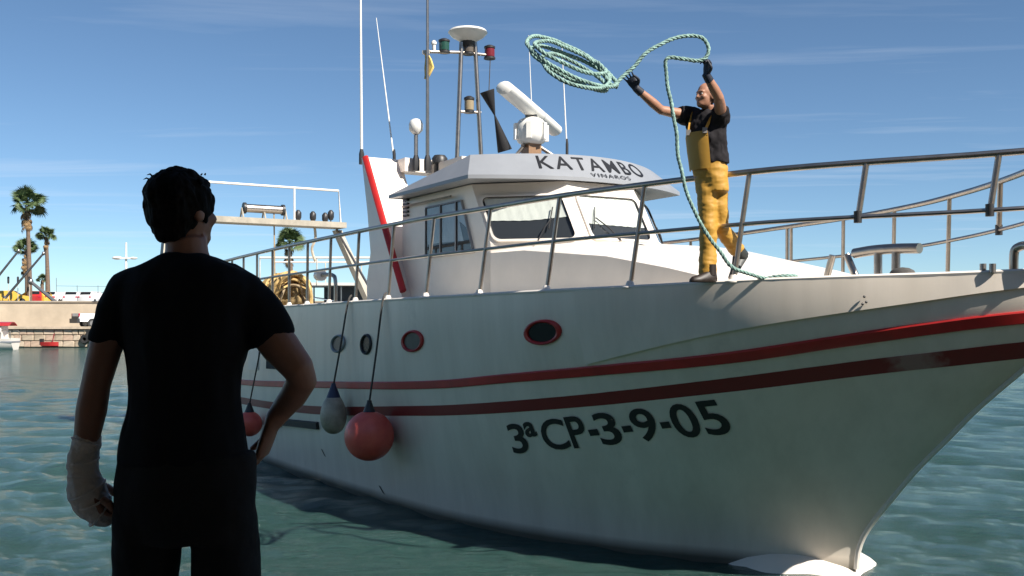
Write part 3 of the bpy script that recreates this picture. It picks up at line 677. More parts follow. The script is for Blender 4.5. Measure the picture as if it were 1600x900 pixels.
# coachroof (raised foredeck trunk)
ST = [(-4.9, 3.38, 3.54, 1.45), (-3.9, 3.36, 3.53, 1.45), (-2.22, 3.2, 3.36, 1.43), (-1.25, 3.03, 3.14, 1.36), (-.72, 2.90, 2.96, 1.2), (-.6, 2.80, 2.80, 1.16)]
rings = []
for s, ze, zcn, tt in ST:
    r_ = [(s, -tt, 2.78)] + [(s, -y * tt, ze + (zcn - ze) * (1 - y * y)) for y in np.linspace(1, -1, 13)] + [(s, tt, 2.78)]
    rings.append(r_)
MB().loft(rings).build('coachroof', white_paint, boat, angle=25)
ht = bt(1047, 388, .1)
hb = MB().box((ht.x, -.1, 3.29), (.95, .75, .09), Matrix.Rotation(R(8), 3, 'Y')); hm = hb.mesh('deck_hatch'); bevel_mesh(hm, .025)
hatch = rawobj('deck_hatch', hm, grey_paint, boat); MB().tube([(ht.x - .3, -.52, 3.37), (ht.x, -.54, 3.38), (ht.x + .35, -.52, 3.30)], .02, 6).build('hatch_handle', steel_dull, hatch)

# wheelhouse
def plan(z):
    k = max(0, (z - 3.5) / .83); f0 = -3.80 - .52 * k; c0 = -4.73 - .52 * k
    return [(f0, -.55), (c0, -1.45), (-7.45, -1.45), (-7.45, 1.45), (c0, 1.45), (f0, .55)]
zz = [2.79, 3.5, 4.33]
wh = MB().loft([[(x, y, z) for x, y in plan(z)] for z in zz]).build('wheelhouse', white_paint, boat, smooth=False)
def facet(i, j):   # a point of the wall between plan corners i and j : u along, z height, o outwards
    def f(u, z, o=0.0):
        p, q_ = plan(z), plan(z + .05)
        A = Vector((*p[i], z)); B = Vector((*p[j], z)); P_ = A.lerp(B, u); up = Vector((*q_[i], z + .05)).lerp(Vector((*q_[j], z + .05)), u) - P_
        nn = (B - A).cross(up).normalized()
        ctr = Vector((-5.8, 0, z))
        if nn.dot(P_ - ctr) < 0: nn = -nn
        return P_ + nn * o
    return f
def rounded(u0, u1, z0, z1, ru, rz, n=5, skew=(0, 0)):
    out = []
    for cu, cz, a0 in ((u1 - ru, z1 - rz, 0), (u0 + ru, z1 - rz, 90), (u0 + ru, z0 + rz, 180), (u1 - ru, z0 + rz, 270)):
        for k in range(n + 1):
            a = R(a0 + 90 * k / n); out.append((cu + ru * math.cos(a), cz + rz * math.sin(a)))
    return out
def window(f, out, wu, wz, curtain_or_reflection, frame_m, name='window', back=dark_int, fw=.03, blind_to=None):
    uc = sum(p[0] for p in out) / len(out); zc2 = sum(p[1] for p in out) / len(out)
    def grow(k): return [(uc + (u - uc) * (1 + k * wu), zc2 + (z - zc2) * (1 + k * wz)) for u, z in out]
    A, B = out, grow(1)
    fr = MB().loft([[f(u, z, -.01) for u, z in B], [f(u, z, .035) for u, z in B], [f(u, z, .04) for u, z in A], [f(u, z, .0) for u, z in A]], cap=False).build(name, frame_m, boat, angle=40)
    m_ = MB(); m_.add([f(u, z, .004) for u, z in A], [tuple(range(len(A)))]); m_.build('painted_dark_backing', back, fr, smooth=False)  # flat dark sheet on the solid wall, painting the unlit interior
    if curtain_or_reflection:
        cb = MB(); top_z = max(z for u, z in out) - .01; u0 = min(u for u, z in out) + .02; u1 = max(u for u, z in out) - .02; nn = 24
        low = lambda k: curtain_or_reflection[0] + curtain_or_reflection[1] * math.sin(k / nn * math.pi) ** 2 + curtain_or_reflection[2] * k / nn
        r1 = [f(u0 + (u1 - u0) * k / nn, top_z, .010 + .003 * math.sin(k * 1.9)) for k in range(nn + 1)]
        r2 = [f(u0 + (u1 - u0) * k / nn, low(k), .012 + .004 * math.sin(k * 1.9 + .4)) for k in range(nn + 1)]
        cb.loft([r1, r2], cap=False, closed=False); cb.build('curtain_or_reflection', curtain_m if curtain_or_reflection[3] == 0 else pane_reflection, fr)
    MB().tube([f(u, z, .030) for u, z in A + A[:1]], .009, 5, cap=False).build('gasket', black_rub, fr)
    g_ = MB(); g_.add([f(u, z, .024) for u, z in A], [tuple(range(len(A)))]); g_.build('pane', glass, fr, smooth=False)
    return fr
window(facet(1, 0), rounded(.06, .90, 3.535, 4.12, .07, .08), .06, .09, (3.80, -.02, .03, 0), white_paint)
window(facet(0, 5), rounded(.07, .93, 3.535, 4.12, .07, .08), .06, .09, (3.74, .0, -.02, 0), white_paint)
window(facet(5, 4), rounded(.10, .94, 3.535, 4.12, .07, .08), .06, .09, (3.70, .02, .0, 1), white_paint)
# side window: three panes, the front one raked
fsd = facet(1, 2); fpt = facet(4, 3)
def usd(s, z): p = plan(z); return (p[1][0] - s) / (p[1][0] + 7.45)
for fx in (fsd, fpt):
    for (s0b, s0t, s1b, s1t), cu in (((-6.58, -6.58, -6.13, -6.13), (3.6, 0, 0, 1)), ((-6.10, -6.10, -5.66, -5.66), (3.58, 0, .02, 1)), ((-5.63, -5.63, -5.16, -5.50), (3.75, .05, .1, 1))):
        o_ = [(usd(s1b, 3.42), 3.42), (usd(s1t, 4.13), 4.13), (usd(s0t, 4.13), 4.13), (usd(s0b, 3.42), 3.42)]
        window(fx, o_, .10, .05, cu, grey_paint)
lv = MB()
for k in range(5):
    a = bt(636, 313 + k * 6, 1.45); lv.box((a.x, -1.465, a.z), (.16, .04, .03))
lv.build('louvre', dark_plastic, boat, smooth=False)
for fx, uu in ((facet(1, 0), (.50, .72)), (facet(0, 5), (.45, .20)), (facet(5, 4), (.5, .7))):
    wp = MB().tube([fx(uu[0], 3.50, .05), fx((uu[0] + uu[1]) / 2, 3.66, .065), fx(uu[1], 3.80, .05)], .009, 6).build('wiper', dark_plastic, boat)
    MB().tube([fx(uu[1] - .07, 3.66, .045), fx(uu[1] + .05, 3.95, .045)], .008, 5).build('wiper_blade', black_rub, wp)
MB().tube([fsd(.25, 4.22, .05), fsd(.6, 4.22, .06), fsd(.95, 4.22, .05)], .014, 8).build('grab_rail', steel, boat)
# visor roof
def rim(lo):
    if lo: tE, sC, sF, zF, sB, zB = 1.77, -4.76, -4.17, 4.33, -7.25, 4.32
    else: tE, sC, sF, zF, sB, zB = 1.55, -5.10, -4.47, 4.70, -7.05, 4.44
    pts = [Vector((sB, -tE, zB))]
    for t in np.linspace(tE, -tE, 25): pts.append(Vector((sC + (sF - sC) * (1 - (t / tE) ** 2), -t, zF + (0 if lo else .02 * (1 - (t / tE) ** 2)))))
    pts.append(Vector((sB, tE, zB))); return pts
L_, U_ = rim(True), rim(False)
inner = [Vector((max(p.x * 1.0 - .12, -7.3), p.y * .80, 4.345)) for p in L_]
top_ = [Vector((-5.9 + (p.x + 5.9) * .2, p.y * .2, 4.74)) for p in U_]
vz = MB().loft([inner, L_, [p + Vector((0, 0, .05)) for p in L_], U_, top_]).build('visor_roof', grey_paint, boat, angle=25)

# lettering
def glyphs(txt, bold=.0):
    cu = bpy.data.curves.new('t', 'FONT'); cu.body = txt; cu.size = 1; cu.offset = bold; cu.resolution_u = 5; cu.space_character = 1.26 if len(txt) > 2 else 1
    o = bpy.data.objects.new('t', cu); link(o); dg = bpy.context.evaluated_depsgraph_get()
    me = bpy.data.meshes.new_from_object(o.evaluated_get(dg)); bpy.data.objects.remove(o)
    v = [tuple(x.co) for x in me.vertices]; f = [tuple(p.vertices) for p in me.polygons]; bpy.data.meshes.remove(me); return v, f
reg = MB(); CAPH = .729
z_line = lambda s: 1.52 + (s + .83) * .165
for ch, s0, s1, hk in (('3', -3.14, -2.87, 1), ('ª', -2.86, -2.68, 0), ('C', -2.62, -2.25, 1), ('P', -2.22, -1.98, 1), ('-', -1.95, -1.83, 2), ('3', -1.84, -1.57, 1), ('-', -1.53, -1.42, 2), ('9', -1.40, -1.13, 1), ('-', -1.09, -.99, 2), ('0', -.96, -.70, 1), ('5', -.67, -.43, 1)):
    v, f = glyphs(ch, .015); x0 = min(p[0] for p in v); x1 = max(p[0] for p in v); y0 = min(p[1] for p in v); y1 = max(p[1] for p in v)
    out = []
    for x, y, _ in v:
        s = s0 + (x - x0) / (x1 - x0) * (s1 - s0); s += .085 - .14 * (s + 3.0) / 2.6
        if hk == 1: zz_ = -.17 + (y - y0) / (y1 - y0) * .34
        elif hk == 0: zz_ = .0 + (y - y0) / (y1 - y0) * .17
        else: zz_ = -.055 + (y - y0) / (y1 - y0) * .065
        out.append(hp(s, z_line(s) + zz_, .007))
    reg.add(out, f)
reg.build('registration_number', black_letter, boat, smooth=False)
def band(t, b_, off):
    def rp(lo, t):
        if lo: return Vector((-4.76 + .59 * (1 - (t / 1.77) ** 2), -t, 4.38))
        return Vector((-5.10 + .63 * (1 - (t / 1.55) ** 2), -t, 4.70))
    A, B = rp(1, t), rp(0, t * .9); P_ = A.lerp(B, b_); return P_ + Vector((.60, 0, .55)).normalized() * off
nm = MB()
for txt, t0, t1, b0, b1, name in (('KATAMBO', .92, -.90, .30, .92, 'name_lettering'), ('VINAROS', .22, -.46, .03, .20, 'port_lettering')):
    v, f = glyphs(txt, .007); x0 = min(p[0] for p in v); x1 = max(p[0] for p in v); y0 = min(p[1] for p in v); y1 = max(p[1] for p in v)
    m_ = MB(); m_.add([band(t0 + (x - x0) / (x1 - x0) * (t1 - t0), b0 + (y - y0) / (y1 - y0) * (b1 - b0), .014) for x, y, _ in v], f)
    m_.build(name, black_letter, boat, smooth=False)

# engine casing with its red edge, aft of the wheelhouse
A = [bt(566, 246, 1.6), bt(600, 246, 1.6), bt(600, 300, 1.6), bt(610, 345, 1.6), bt(634, 470, 1.6), bt(574, 474, 1.6), bt(573, 440, 1.6), bt(579, 395, 1.6), bt(575, 350, 1.6)]
for sd_ in (1, -1):
    prof = [bt(565, 247, 1.6), bt(571, 245, 1.6), bt(632, 468, 1.6), bt(574, 474, 1.6), bt(573, 440, 1.6), bt(579, 395, 1.6), bt(574, 330, 1.6)]
    prof[3].z = prof[2].z = 2.72
    cs = MB().prism([(p.x, p.y * sd_, p.z) for p in prof], (0, .62 * sd_ if sd_ == 1 else -.62, 0)).build('engine_casing', white_paint, boat, smooth=False)
    edge = [bt(570, 246, 1.61), bt(590, 318, 1.61), bt(604, 368, 1.61), bt(629, 455, 1.61)]
    MB().tube([(p.x + .02, p.y * sd_, p.z) for p in edge], .055, 8, flat=.8).build('red_edge_trim', red_paint, cs)
ztop = bt(571, 245, 1.6).z; sx = bt(571, 245, 1.6).x
MB().box((sx + .15, 0, ztop - .12), (.34, 2.1, .22)).build('casing_beam', white_paint, boat, smooth=False)
MB().box((sx + .75, -.45, ztop - .16), (1.2, .22, .15)).build('casing_beam', cream_paint, boat, smooth=False)
for (px, py, hgt, rr_) in ((606, 290, .28, .07), (597, 302, .16, .06)):
    a = bt(px, py, 1.2); MB().lathe([(rr_ * .8, -hgt / 2), (rr_, -hgt * .3), (rr_, hgt * .4), (rr_ * .6, hgt / 2)], a, 10).build('exhaust_pipe', dark_plastic, boat)
a = bt(687, 262, .5); MB().lathe([(.10, -.35), (.10, .06), (.13, .07), (.13, .15), (.09, .2)], a, 14).build('exhaust_stack', dark_plastic, boat)

# masts and aerials
def lamp(px, py, lens, parent, ref, s=.085, h=.2):
    a = ref(px, py)
    o = MB().lathe([(s * 1.15, -h * .55), (s * 1.15, -h * .42), (s * .9, -h * .38), (s * .9, h * .3), (s * 1.1, h * .34), (s * 1.1, h * .48), (s * .5, h * .6)], a, 14).build('navigation_light', dark_plastic, parent)
    MB().lathe([(s * .98, -h * .36), (s * 1.0, 0), (s * .98, h * .28)], a, 14).build('lens', lens, o)
MS = -7.9
mref = lambda x, y: bs(x, y, MS)
zroof = 4.55
mast = MB().tube([Vector((*mref(712, 244).xy, zroof)), mref(721, 66)], .038, 10).build('light_mast', steel, boat)
MB().tube([Vector((*mref(755, 244).xy, zroof)), mref(742, 66)], .038, 10).build('mast_leg', steel, mast)
MB().tube([mref(672, 81), mref(720, 82), mref(770, 87)], .025, 8).build('crossbar', steel, mast)
MB().tube([mref(715, 174), mref(751, 176)], .025, 8).build('crossbar', steel, mast)
d0 = mref(731, 56)
dish = MB().lathe([(.05, -.12), (.12, -.10), (.26, -.02), (.325, .05), (.30, .085), (.05, .10)], d0, 28).build('satellite_dish', white_plastic, boat)
MB().lathe([(.10, -.18), (.13, -.08), (.06, -.04)], d0, 12).build('dish_mount', dark_plastic, dish)
lamp(694, 72, green_lens, mast and boat, mref); lamp(732, 75, clear_lens, boat, mref); lamp(765, 82, red_lens, boat, mref); lamp(733, 164, amber_lens, boat, mref, .08, .24)
a = mref(678, 72); MB().lathe([(.02, -.1), (.03, -.06), (.03, .02), (.045, .03), (.045, .06), (.02, .09)], a, 10).build('anemometer', white_plastic, boat)
def aerial(pa, pb, t, r0, r1, name='whip_aerial', m=white_plastic, base=True):
    A_, B_ = bt(*pa, t), bt(*pb, t); o = MB().tube([A_, A_.lerp(B_, .5), B_], [r0, (r0 + r1) / 2, r1], 8).build(name, m, boat)
    if base: MB().lathe([(r0 * 1.8, -.05), (r0 * 1.8, .12), (r0, .2)], A_, 8).build('aerial_base', dark_plastic, o)
    return o
aerial((565, 252), (563, -60), 1.5, .026, .016); aerial((616, 252), (588, 28), .9, .016, .006); aerial((668, 262), (668, -70), .8, .034, .02, m=steel)
aerial((832, 200), (826, 55), -.9, .010, .005); aerial((886, 238), (878, 72), -.4, .012, .005)
pb_ = aerial((650, 262), (650, 205), .9, .035, .035, 'dome_pole', steel_dull)
MB().lathe([(.05, -.12), (.11, -.06), (.115, 0), (.115, .04), (.09, .10), (.045, .125), (.003, .132)], bt(650, 198, .9), 20).build('dome_aerial', white_plastic, pb_)
# radar
rc = bt(830, 205, 0)
rd = MB().box((rc.x, 0, (4.72 + rc.z) / 2 - .06), (.22, .22, rc.z - 4.72 - .1)).build('radar_post', wood, boat, smooth=False)
for sy in (-1, 1): MB().tube([(rc.x, sy * .1, rc.z - .2), (rc.x + .35, sy * .62, 4.7)], .028, 8).build('post_brace', steel, rd)
gb = MB().lathe([(.14, -.2), (.2, -.17), (.24, -.08), (.24, .08), (.18, .16), (.1, .2)], (rc.x, 0, rc.z), 18).build('radar_gearbox', white_plastic, boat)
for k in range(5):
    an = R(60 * k - 100); MB().box((rc.x + .235 * math.cos(an), .235 * math.sin(an), rc.z - .02), (.07, .07, .24), Matrix.Rotation(an, 3, 'Z')).build('clamp', white_plastic, gb, smooth=False)
sc0 = bt(795, 140, .25); sc1 = bt(854, 198, -.3); ctr = Vector((rc.x, 0, rc.z + .31)); dv = Vector((-.55, .32, 0)); 
A_ = BO; inv = Matrix.Rotation(-HEAD, 3, 'Z')
wdir = inv @ Vector((.36, .92, -.10)).normalized()
wd2 = Vector((-wdir.y, wdir.x, 0)).normalized(); up_ = wdir.cross(wd2); L = 1.12
rings = []
for k, sc1_ in ((-1, .55), (-.97, .95), (-.6, 1), (0, 1), (.6, 1), (.97, .95), (1, .55)):
    c0 = ctr + wdir * L * k
    rings.append([c0 + wd2 * math.cos(q_) * .13 * sc1_ + up_ * math.sin(q_) * .10 * sc1_ for q_ in [2 * math.pi * i / 12 for i in range(12)]])
MB().loft(rings).build('radar_scanner', white_plastic, boat)
MB().lathe([(.09, -.1), (.09, .1)], (rc.x, 0, rc.z + .18), 12).build('scanner_shaft', dark_plastic, gb)

# stern gantry
gantry_m = mat('backlit_gantry', (.42, .38, .31), .6, var=.3, vscale=4)  # grey-brown puts the gantry's backlit shade into its colour
GS = -16.6
gr_ = lambda x, y, ds=0: bs(x, y, GS + ds)
p0, p1 = gr_(252, 325), gr_(535, 350)
zb_ = p1.z - .05
gan = MB().box((GS, (p0.y + p1.y) / 2, zb_), (.55, abs(p0.y - p1.y), .13)).build('stern_gantry', gantry_m, boat, smooth=False)
for yy in (p1.y - .15, p0.y + .25):
    sg = 1 if yy > 0 else -1
    MB().loft([[(GS - .3 + dx, yy + sg * dy, zb_ - .1) for dx, dy in ((0, 0), (.3, 0), (.3, .14), (0, .14))], [(GS + .9 + dx, yy + sg * (.45 + dy), 2.7) for dx, dy in ((0, 0), (.3, 0), (.3, .14), (0, .14))]]).build('gantry_leg', gantry_m, gan, smooth=False)
    MB().tube([(GS, yy, zb_ - .1), (GS + 2.0, yy + sg * .3, 2.75)], .03, 6).build('stay', steel_dull, gan)
hr = zb_ + .85
MB().tube([(GS, p0.y, hr), (GS, p1.y - .1, hr), (GS, p1.y - .04, zb_)], .028, 8).build('gantry_rail', white_paint, gan)
for px in (460,):
    a = gr_(px, 340); MB().tube([(GS, a.y, zb_), (GS, a.y, hr)], .024, 6).build('rail_post', white_paint, gan)
a, c = gr_(382, 325), gr_(442, 330)
rl = MB().tube([(GS, a.y, a.z), (GS, c.y, a.z)], .10, 14).build('net_roller', steel, gan)
for y_ in (a.y, c.y): MB().lathe([(.13, -.03), (.13, .03)], (GS, y_, a.z), 14, Matrix.Rotation(R(90), 3, 'X')).build('roller_cheek', dark_plastic, rl)
for y_ in (a.y - .06, (a.y + c.y) / 2, c.y + .06):
    for dx in (-.16, .16): MB().tube([(GS, y_, a.z), (GS + dx, y_, zb_)], .022, 6).build('roller_bracket', gantry_m, rl)
for px, py in ((466, 336), (489, 338), (508, 340), (517, 336)):
    a = gr_(px, py); MB().lathe([(.05, -.12), (.08, -.05), (.08, .06), (.03, .12)], a, 8).build('block', dark_plastic, gan); MB().tube([(GS, a.y, zb_), (GS, a.y, a.z)], .018, 5).build('block_stem', steel_dull, gan)
a = gr_(491, 350); MB().tube(crom([a, a + Vector((0, .03, -.35)), a + Vector((0, -.06, -.6)), a + Vector((.02, .02, -.9))], 5), .035, 6).build('hanging_tackle', fender_m, gan)
a = gr_(428, 330); MB().tube([a, Vector((a.x + .1, a.y, 2.7))], .018, 5).build('hanging_line', rope_tan, gan)
# casing rails aft on the port side
pr = MB().tube([Vector((-12.9, 2.2, 3.72)), Vector((-9.2, 2.35, 3.70))], .03, 8).build('deck_rail', white_paint, boat)
for x in (-12.4, -11.2, -10.1): MB().tube([(x, 2.24, 2.7), (x, 2.24, 3.7)], .022, 6).build('rail_post', white_paint, pr)
wn = MB().lathe([(.32, -.5), (.34, -.45), (.16, -.4), (.16, .4), (.34, .45), (.32, .5)], (-12.4, .9, 3.05), 16, Matrix.Rotation(R(90), 3, 'X')).build('trawl_winch', steel_dull, boat)
MB().box((-12.4, .9, 2.85), (.5, 1.3, .25)).build('winch_bed', grey_paint, wn, smooth=False)
# aft deck bits behind the railing
pv = MB().tube(crom([(-9.6, -1.7, 2.7), (-9.6, -1.7, 3.15), (-9.75, -1.7, 3.27), (-10.1, -1.75, 3.28)], 5), .035, 8).build('davit_pipe', steel, boat)
MB().lathe([(.03, -.12), (.09, -.1), (.10, .08), (.04, .1)], (-10.2, -1.75, 3.28), 12, Matrix.Rotation(R(90), 3, 'Y')).build('work_light', white_plastic, pv)

# ------------------------------------------------------------------ loose things on and behind the boat
BR = Matrix.Rotation(HEAD, 3, 'Z')
def bw(p): return BO + BR @ Vector(p)
def twisted(path, r, name, m, parent=None, step=.016, pitch=.11, n=5, **kw):
    P = [Vector(p) for p in path]; d = [0]
    for i in range(1, len(P)): d.append(d[-1] + (P[i] - P[i - 1]).length)
    cnt = max(8, int(d[-1] / step)); q = np.linspace(0, d[-1], cnt); A = np.array([list(p) for p in P])
    pts = [Vector([float(np.interp(x, d, A[:, k])) for k in range(3)]) for x in q]
    pts = [q_ + Vector((noise.noise(q_ * 5.0), noise.noise(q_ * 5.0 + Vector((9, 0, 0))), noise.noise(q_ * 5.0 + Vector((0, 9, 0))))) * .012 for q_ in pts]
    b = MB(); strands = [[], [], []]; u = None
    for i in range(cnt):
        t = (pts[min(i + 1, cnt - 1)] - pts[max(i - 1, 0)]).normalized()
        u = t.orthogonal().normalized() if u is None else (u - t * u.dot(t)).normalized()
        v = t.cross(u)
        for k in range(3):
            a = 2 * math.pi * (q[i] / pitch + k / 3); strands[k].append(pts[i] + (u * math.cos(a) + v * math.sin(a)) * r * .52)
    for k, s_ in enumerate(strands): b.tube(s_, [r * (.56 + .10 * noise.noise(Vector((i * .05, k * 7, 0)))) for i in range(len(s_))], n)
    return b.build(name, m, parent, angle=180, **kw)
gb_ = 'fenders hanging along the starboard side'
def fender(px, py, r, name, label, prof, m, capm, rope_px, off):
    s, t, z = hh_(px, py)
    for _ in range(8):
        c = bw(hp(s, z, off)); ex = 800 + F * c.x / c.y; ey = 500 - F * (c.z - 2.5) / c.y
        s += (px - ex) / 62.0; z -= (py - ey) / 115.0
    c = bw(hp(s, z, off)); root = empty(name, c, HEAD, label, 'buoy', gb_)
    MB().lathe(prof, (0, 0, 0), 24).build('buoy_body', m, root)
    zt = prof[-1][1]
    MB().lathe([(.10, zt - .05), (.07, zt + .03), (.035, zt + .12), (.03, zt + .15)], (0, 0, 0), 14).build('eye_cap', capm, root)
    top = bw(rope_px) - c; top = BR.inverted() @ top
    MB().tube(crom([(0, 0, zt + .12), Vector((0, 0, zt + .12)).lerp(top, .5) + Vector((.01, 0, 0)), top, top + Vector((.0, .06, .12))], 5), .014, 6).build('hanging_rope', rope_dark, root)
    return root
sph = lambda r, k=1.0: [(r * math.sin(a), -r * k * math.cos(a)) for a in np.linspace(.03, math.pi - .28, 18)]
pear = lambda r, h: [(r * (math.sin(a) ** .9) * (1 - .45 * (a / math.pi) ** 2.2), -h * math.cos(a)) for a in np.linspace(.03, math.pi - .3, 18)]
fender(577, 681, .32, 'pink_buoy', 'large round pink buoy hanging by a rope near the red stripes', sph(.325), pink_m, dark_plastic, hp(-5.42, 2.74, .03), .335)
fender(521, 646, .2, 'white_buoy', 'dirty white pear shaped buoy left of the large pink buoy', pear(.205, .29), fender_m, blue_m, hp(-6.6, 2.73, .03), .215)
fender(390, 662, .2, 'pink_buoy', 'small pink buoy farthest aft, half hidden by the onlooker arm', sph(.22), pink_m, dark_plastic, hp(-10.25, 2.69, .03), .23)
# black double cone day shape under the red light
dl = bt(0, 0, 0) * 0
ms = lambda x, y: bw(bs(x, y, MS - .15))
a0 = ms(773, 180); ds_ = empty('day_shape', a0, HEAD, 'black double cone day shape hanging under the red mast light', 'day shape')
for e, nm_ in ((ms(761, 142), 'upper_cone'), (ms(789, 236), 'lower_cone')):
    ax = BR.inverted() @ (e - a0); M = ax.to_track_quat('Z', 'Y').to_matrix(); L = ax.length
    MB().lathe([(.012, 0), (.125, L * .98), (.12, L), (.01, L * .96)], (0, 0, 0), 18, M).build(nm_, mat('matt_black_canvas', (.012, .012, .014), .8), ds_)
top = BR.inverted() @ (ms(766, 92) - a0); mid = BR.inverted() @ (ms(764, 142) - a0)
MB().tube([mid, top], .008, 5).build('hanging_line', rope_dark, ds_)
MB().ell(top + Vector((0, 0, .02)), (.03, .03, .05), 8, 6).build('block', dark_plastic, ds_)
fl = bw(bt(666, 98, .8)); fo = empty('small_flag', fl, HEAD + .6, 'small yellow rolled flag tied to the tall aerial', 'flag')
MB().loft([[(x + .01 * math.sin(z * 30 + x * 40), .012 * math.sin(z * 22 + x * 30) + dy, z) for x, dy in ((-.02, -.02), (w_, -.025), (w_, .025), (-.02, .02))] for z, w_ in ((.14, .04), (.05, .1), (-.08, .12), (-.2, .07), (-.26, .02))]).build('cloth', flag_yellow, fo)
MB().box((0, 0, .17), (.12, .05, .06)).build('tied_knot', off_white, fo)
# heap of yellow net
nb = bw((-11.75, -1.9, 2.70)); nh = empty('net_heap', nb, HEAD, 'heap of yellow fishing net piled behind the aft railing', 'fishing net')
core = MB()
for k in range(9): core.ell((random.uniform(-.45, .35), random.uniform(-.2, .2), random.uniform(.12, .34)), (random.uniform(.22, .36), random.uniform(.2, .32), random.uniform(.2, .34)), 12, 8)
cm_ = remesh(core, .035, 2, 'net_bundle', (.06, 7, (1, 1, 1))); rawobj('net_bundle', cm_, mat('drab_net', (.40, .29, .14), .95, var=.5, vscale=9), nh)
for k in range(44):
    x = random.uniform(-.55, .6); pts = []; w_ = random.uniform(.14, .3)
    for j in range(9):
        a = math.pi * j / 8; pts.append(Vector((x + .09 * math.sin(j * 1.7 + k), math.cos(a) * w_ * 1.5, .05 + (.50 + .12 * math.sin(k * 3.1)) * math.sin(a) ** .8)))
    MB().tube(crom(pts, 3), random.uniform(.018, .04), 6).build('net_rope', rope_yellow if k % 4 else rope_tan, nh)
# second vessel moored behind
mbp = at(520, 0, 36); mb_ = empty('moored_workboat', (mbp.x, 36, 0), R(4), 'low workboat with flat roof and white rails moored behind the railing', 'boat')
MB().loft([[(x, wd, zs), (x, wd * .9, .2), (x, 0, -.5), (x, -wd * .9, .2), (x, -wd, zs)] for x, wd, zs in ((-4.2, .2, 3.0), (-3.4, 1.1, 2.75), (-2, 1.6, 2.6), (3.4, 1.6, 2.55), (3.8, 1.4, 2.6))]).build('hull', grey_paint, mb_, angle=40)
MB().box((.55, 0, 3.72), (3.1, 2.6, .09)).build('flat_roof', white_paint, mb_, smooth=False)
for x in (-.8, .4, 1.9):
    for y in (-1.2, 1.2): MB().tube([(x, y, 2.6), (x, y, 3.68)], .03, 6).build('post', steel_dull, mb_)
MB().box((.9, .3, 3.08), (2.3, 1.6, 1.1)).build('cabin', tarp_dark, mb_, smooth=False)
MB().loft([[(-.7, y, 3.32 - .04 * abs(y)) for y in (-1.25, 0, 1.25)], [(.2, y, 3.2 - .05 * abs(y)) for y in (-1.28, 0, 1.28)], [(.95, y, 2.92 - .05 * abs(y)) for y in (-1.3, 0, 1.3)]], cap=False, closed=False).build('tarpaulin', tarp_blue, mb_)
for y in (-1.3, 1.3): MB().tube([(-2.3, y, 4.60), (1.9, y, 4.62)], .035, 6).build('rail', white_paint, mb_)
for x in (-2.3, -.4, .9, 1.9):
    for y in (-1.3, 1.3): MB().tube([(x, y, 2.6 if x < -1 else 3.7), (x, y, 4.61)], .022, 6).build('rail_post', off_white, mb_)

# ------------------------------------------------------------------ people
def basis(f):
    f = Vector(f).normalized(); u = Vector((0, 0, 1)); l = u.cross(f).normalized(); u = f.cross(l); return Matrix((f, l, u)).transposed()
def head(mb, c, f, k=(1, 1, 1)):
    M = basis(f) @ Matrix.Diagonal(Vector(k)); c = Vector(c)
    e = lambda p, r: mb.ell(c + M @ Vector(p), r, 16, 12, M)
    e((-.012, 0, .035), (.098, .077, .094)); e((.02, 0, -.03), (.072, .064, .085))
    e((.045, 0, -.075), (.045, .046, .036)); e((.066, 0, -.096), (.022, .022, .018))        # jaw, chin
    mb.loft([[c + M @ Vector((x + dx, y, z)) for dx, y in ((-.03, w_), (.0, w_ * .5), (.012, 0), (.0, -w_ * .5), (-.03, -w_))] for x, z, w_ in ((.082, .03, .01), (.092, .005, .013), (.108, -.024, .02), (.088, -.036, .022))])  # nose
    e((.072, 0, .028), (.022, .054, .012)); e((.077, 0, -.058), (.016, .026, .006)); e((.076, 0, -.068), (.015, .022, .007))
    for s_ in (-1, 1): e((.058, s_ * .043, -.02), (.026, .022, .022)); e((.066, s_ * .031, .0155), (.014, .017, .006)); e((.066, s_ * .031, -.004), (.013, .016, .006)); e((-.012, s_ * .078, -.008), (.020, .010, .030))
def eyes(c, f, k, parent):
    M = basis(f) @ Matrix.Diagonal(Vector(k))
    for s_ in (-1, 1):
        o = MB().ell(Vector(c) + M @ Vector((.0735, s_ * .031, .006)), (.0115, .0115, .009), 10, 8).build('eye', eye_m, parent)
        MB().ell(Vector(c) + M @ Vector((.0828, s_ * .031, .006)), (.0035, .0055, .0055), 8, 6).build('iris', iris_m, o)
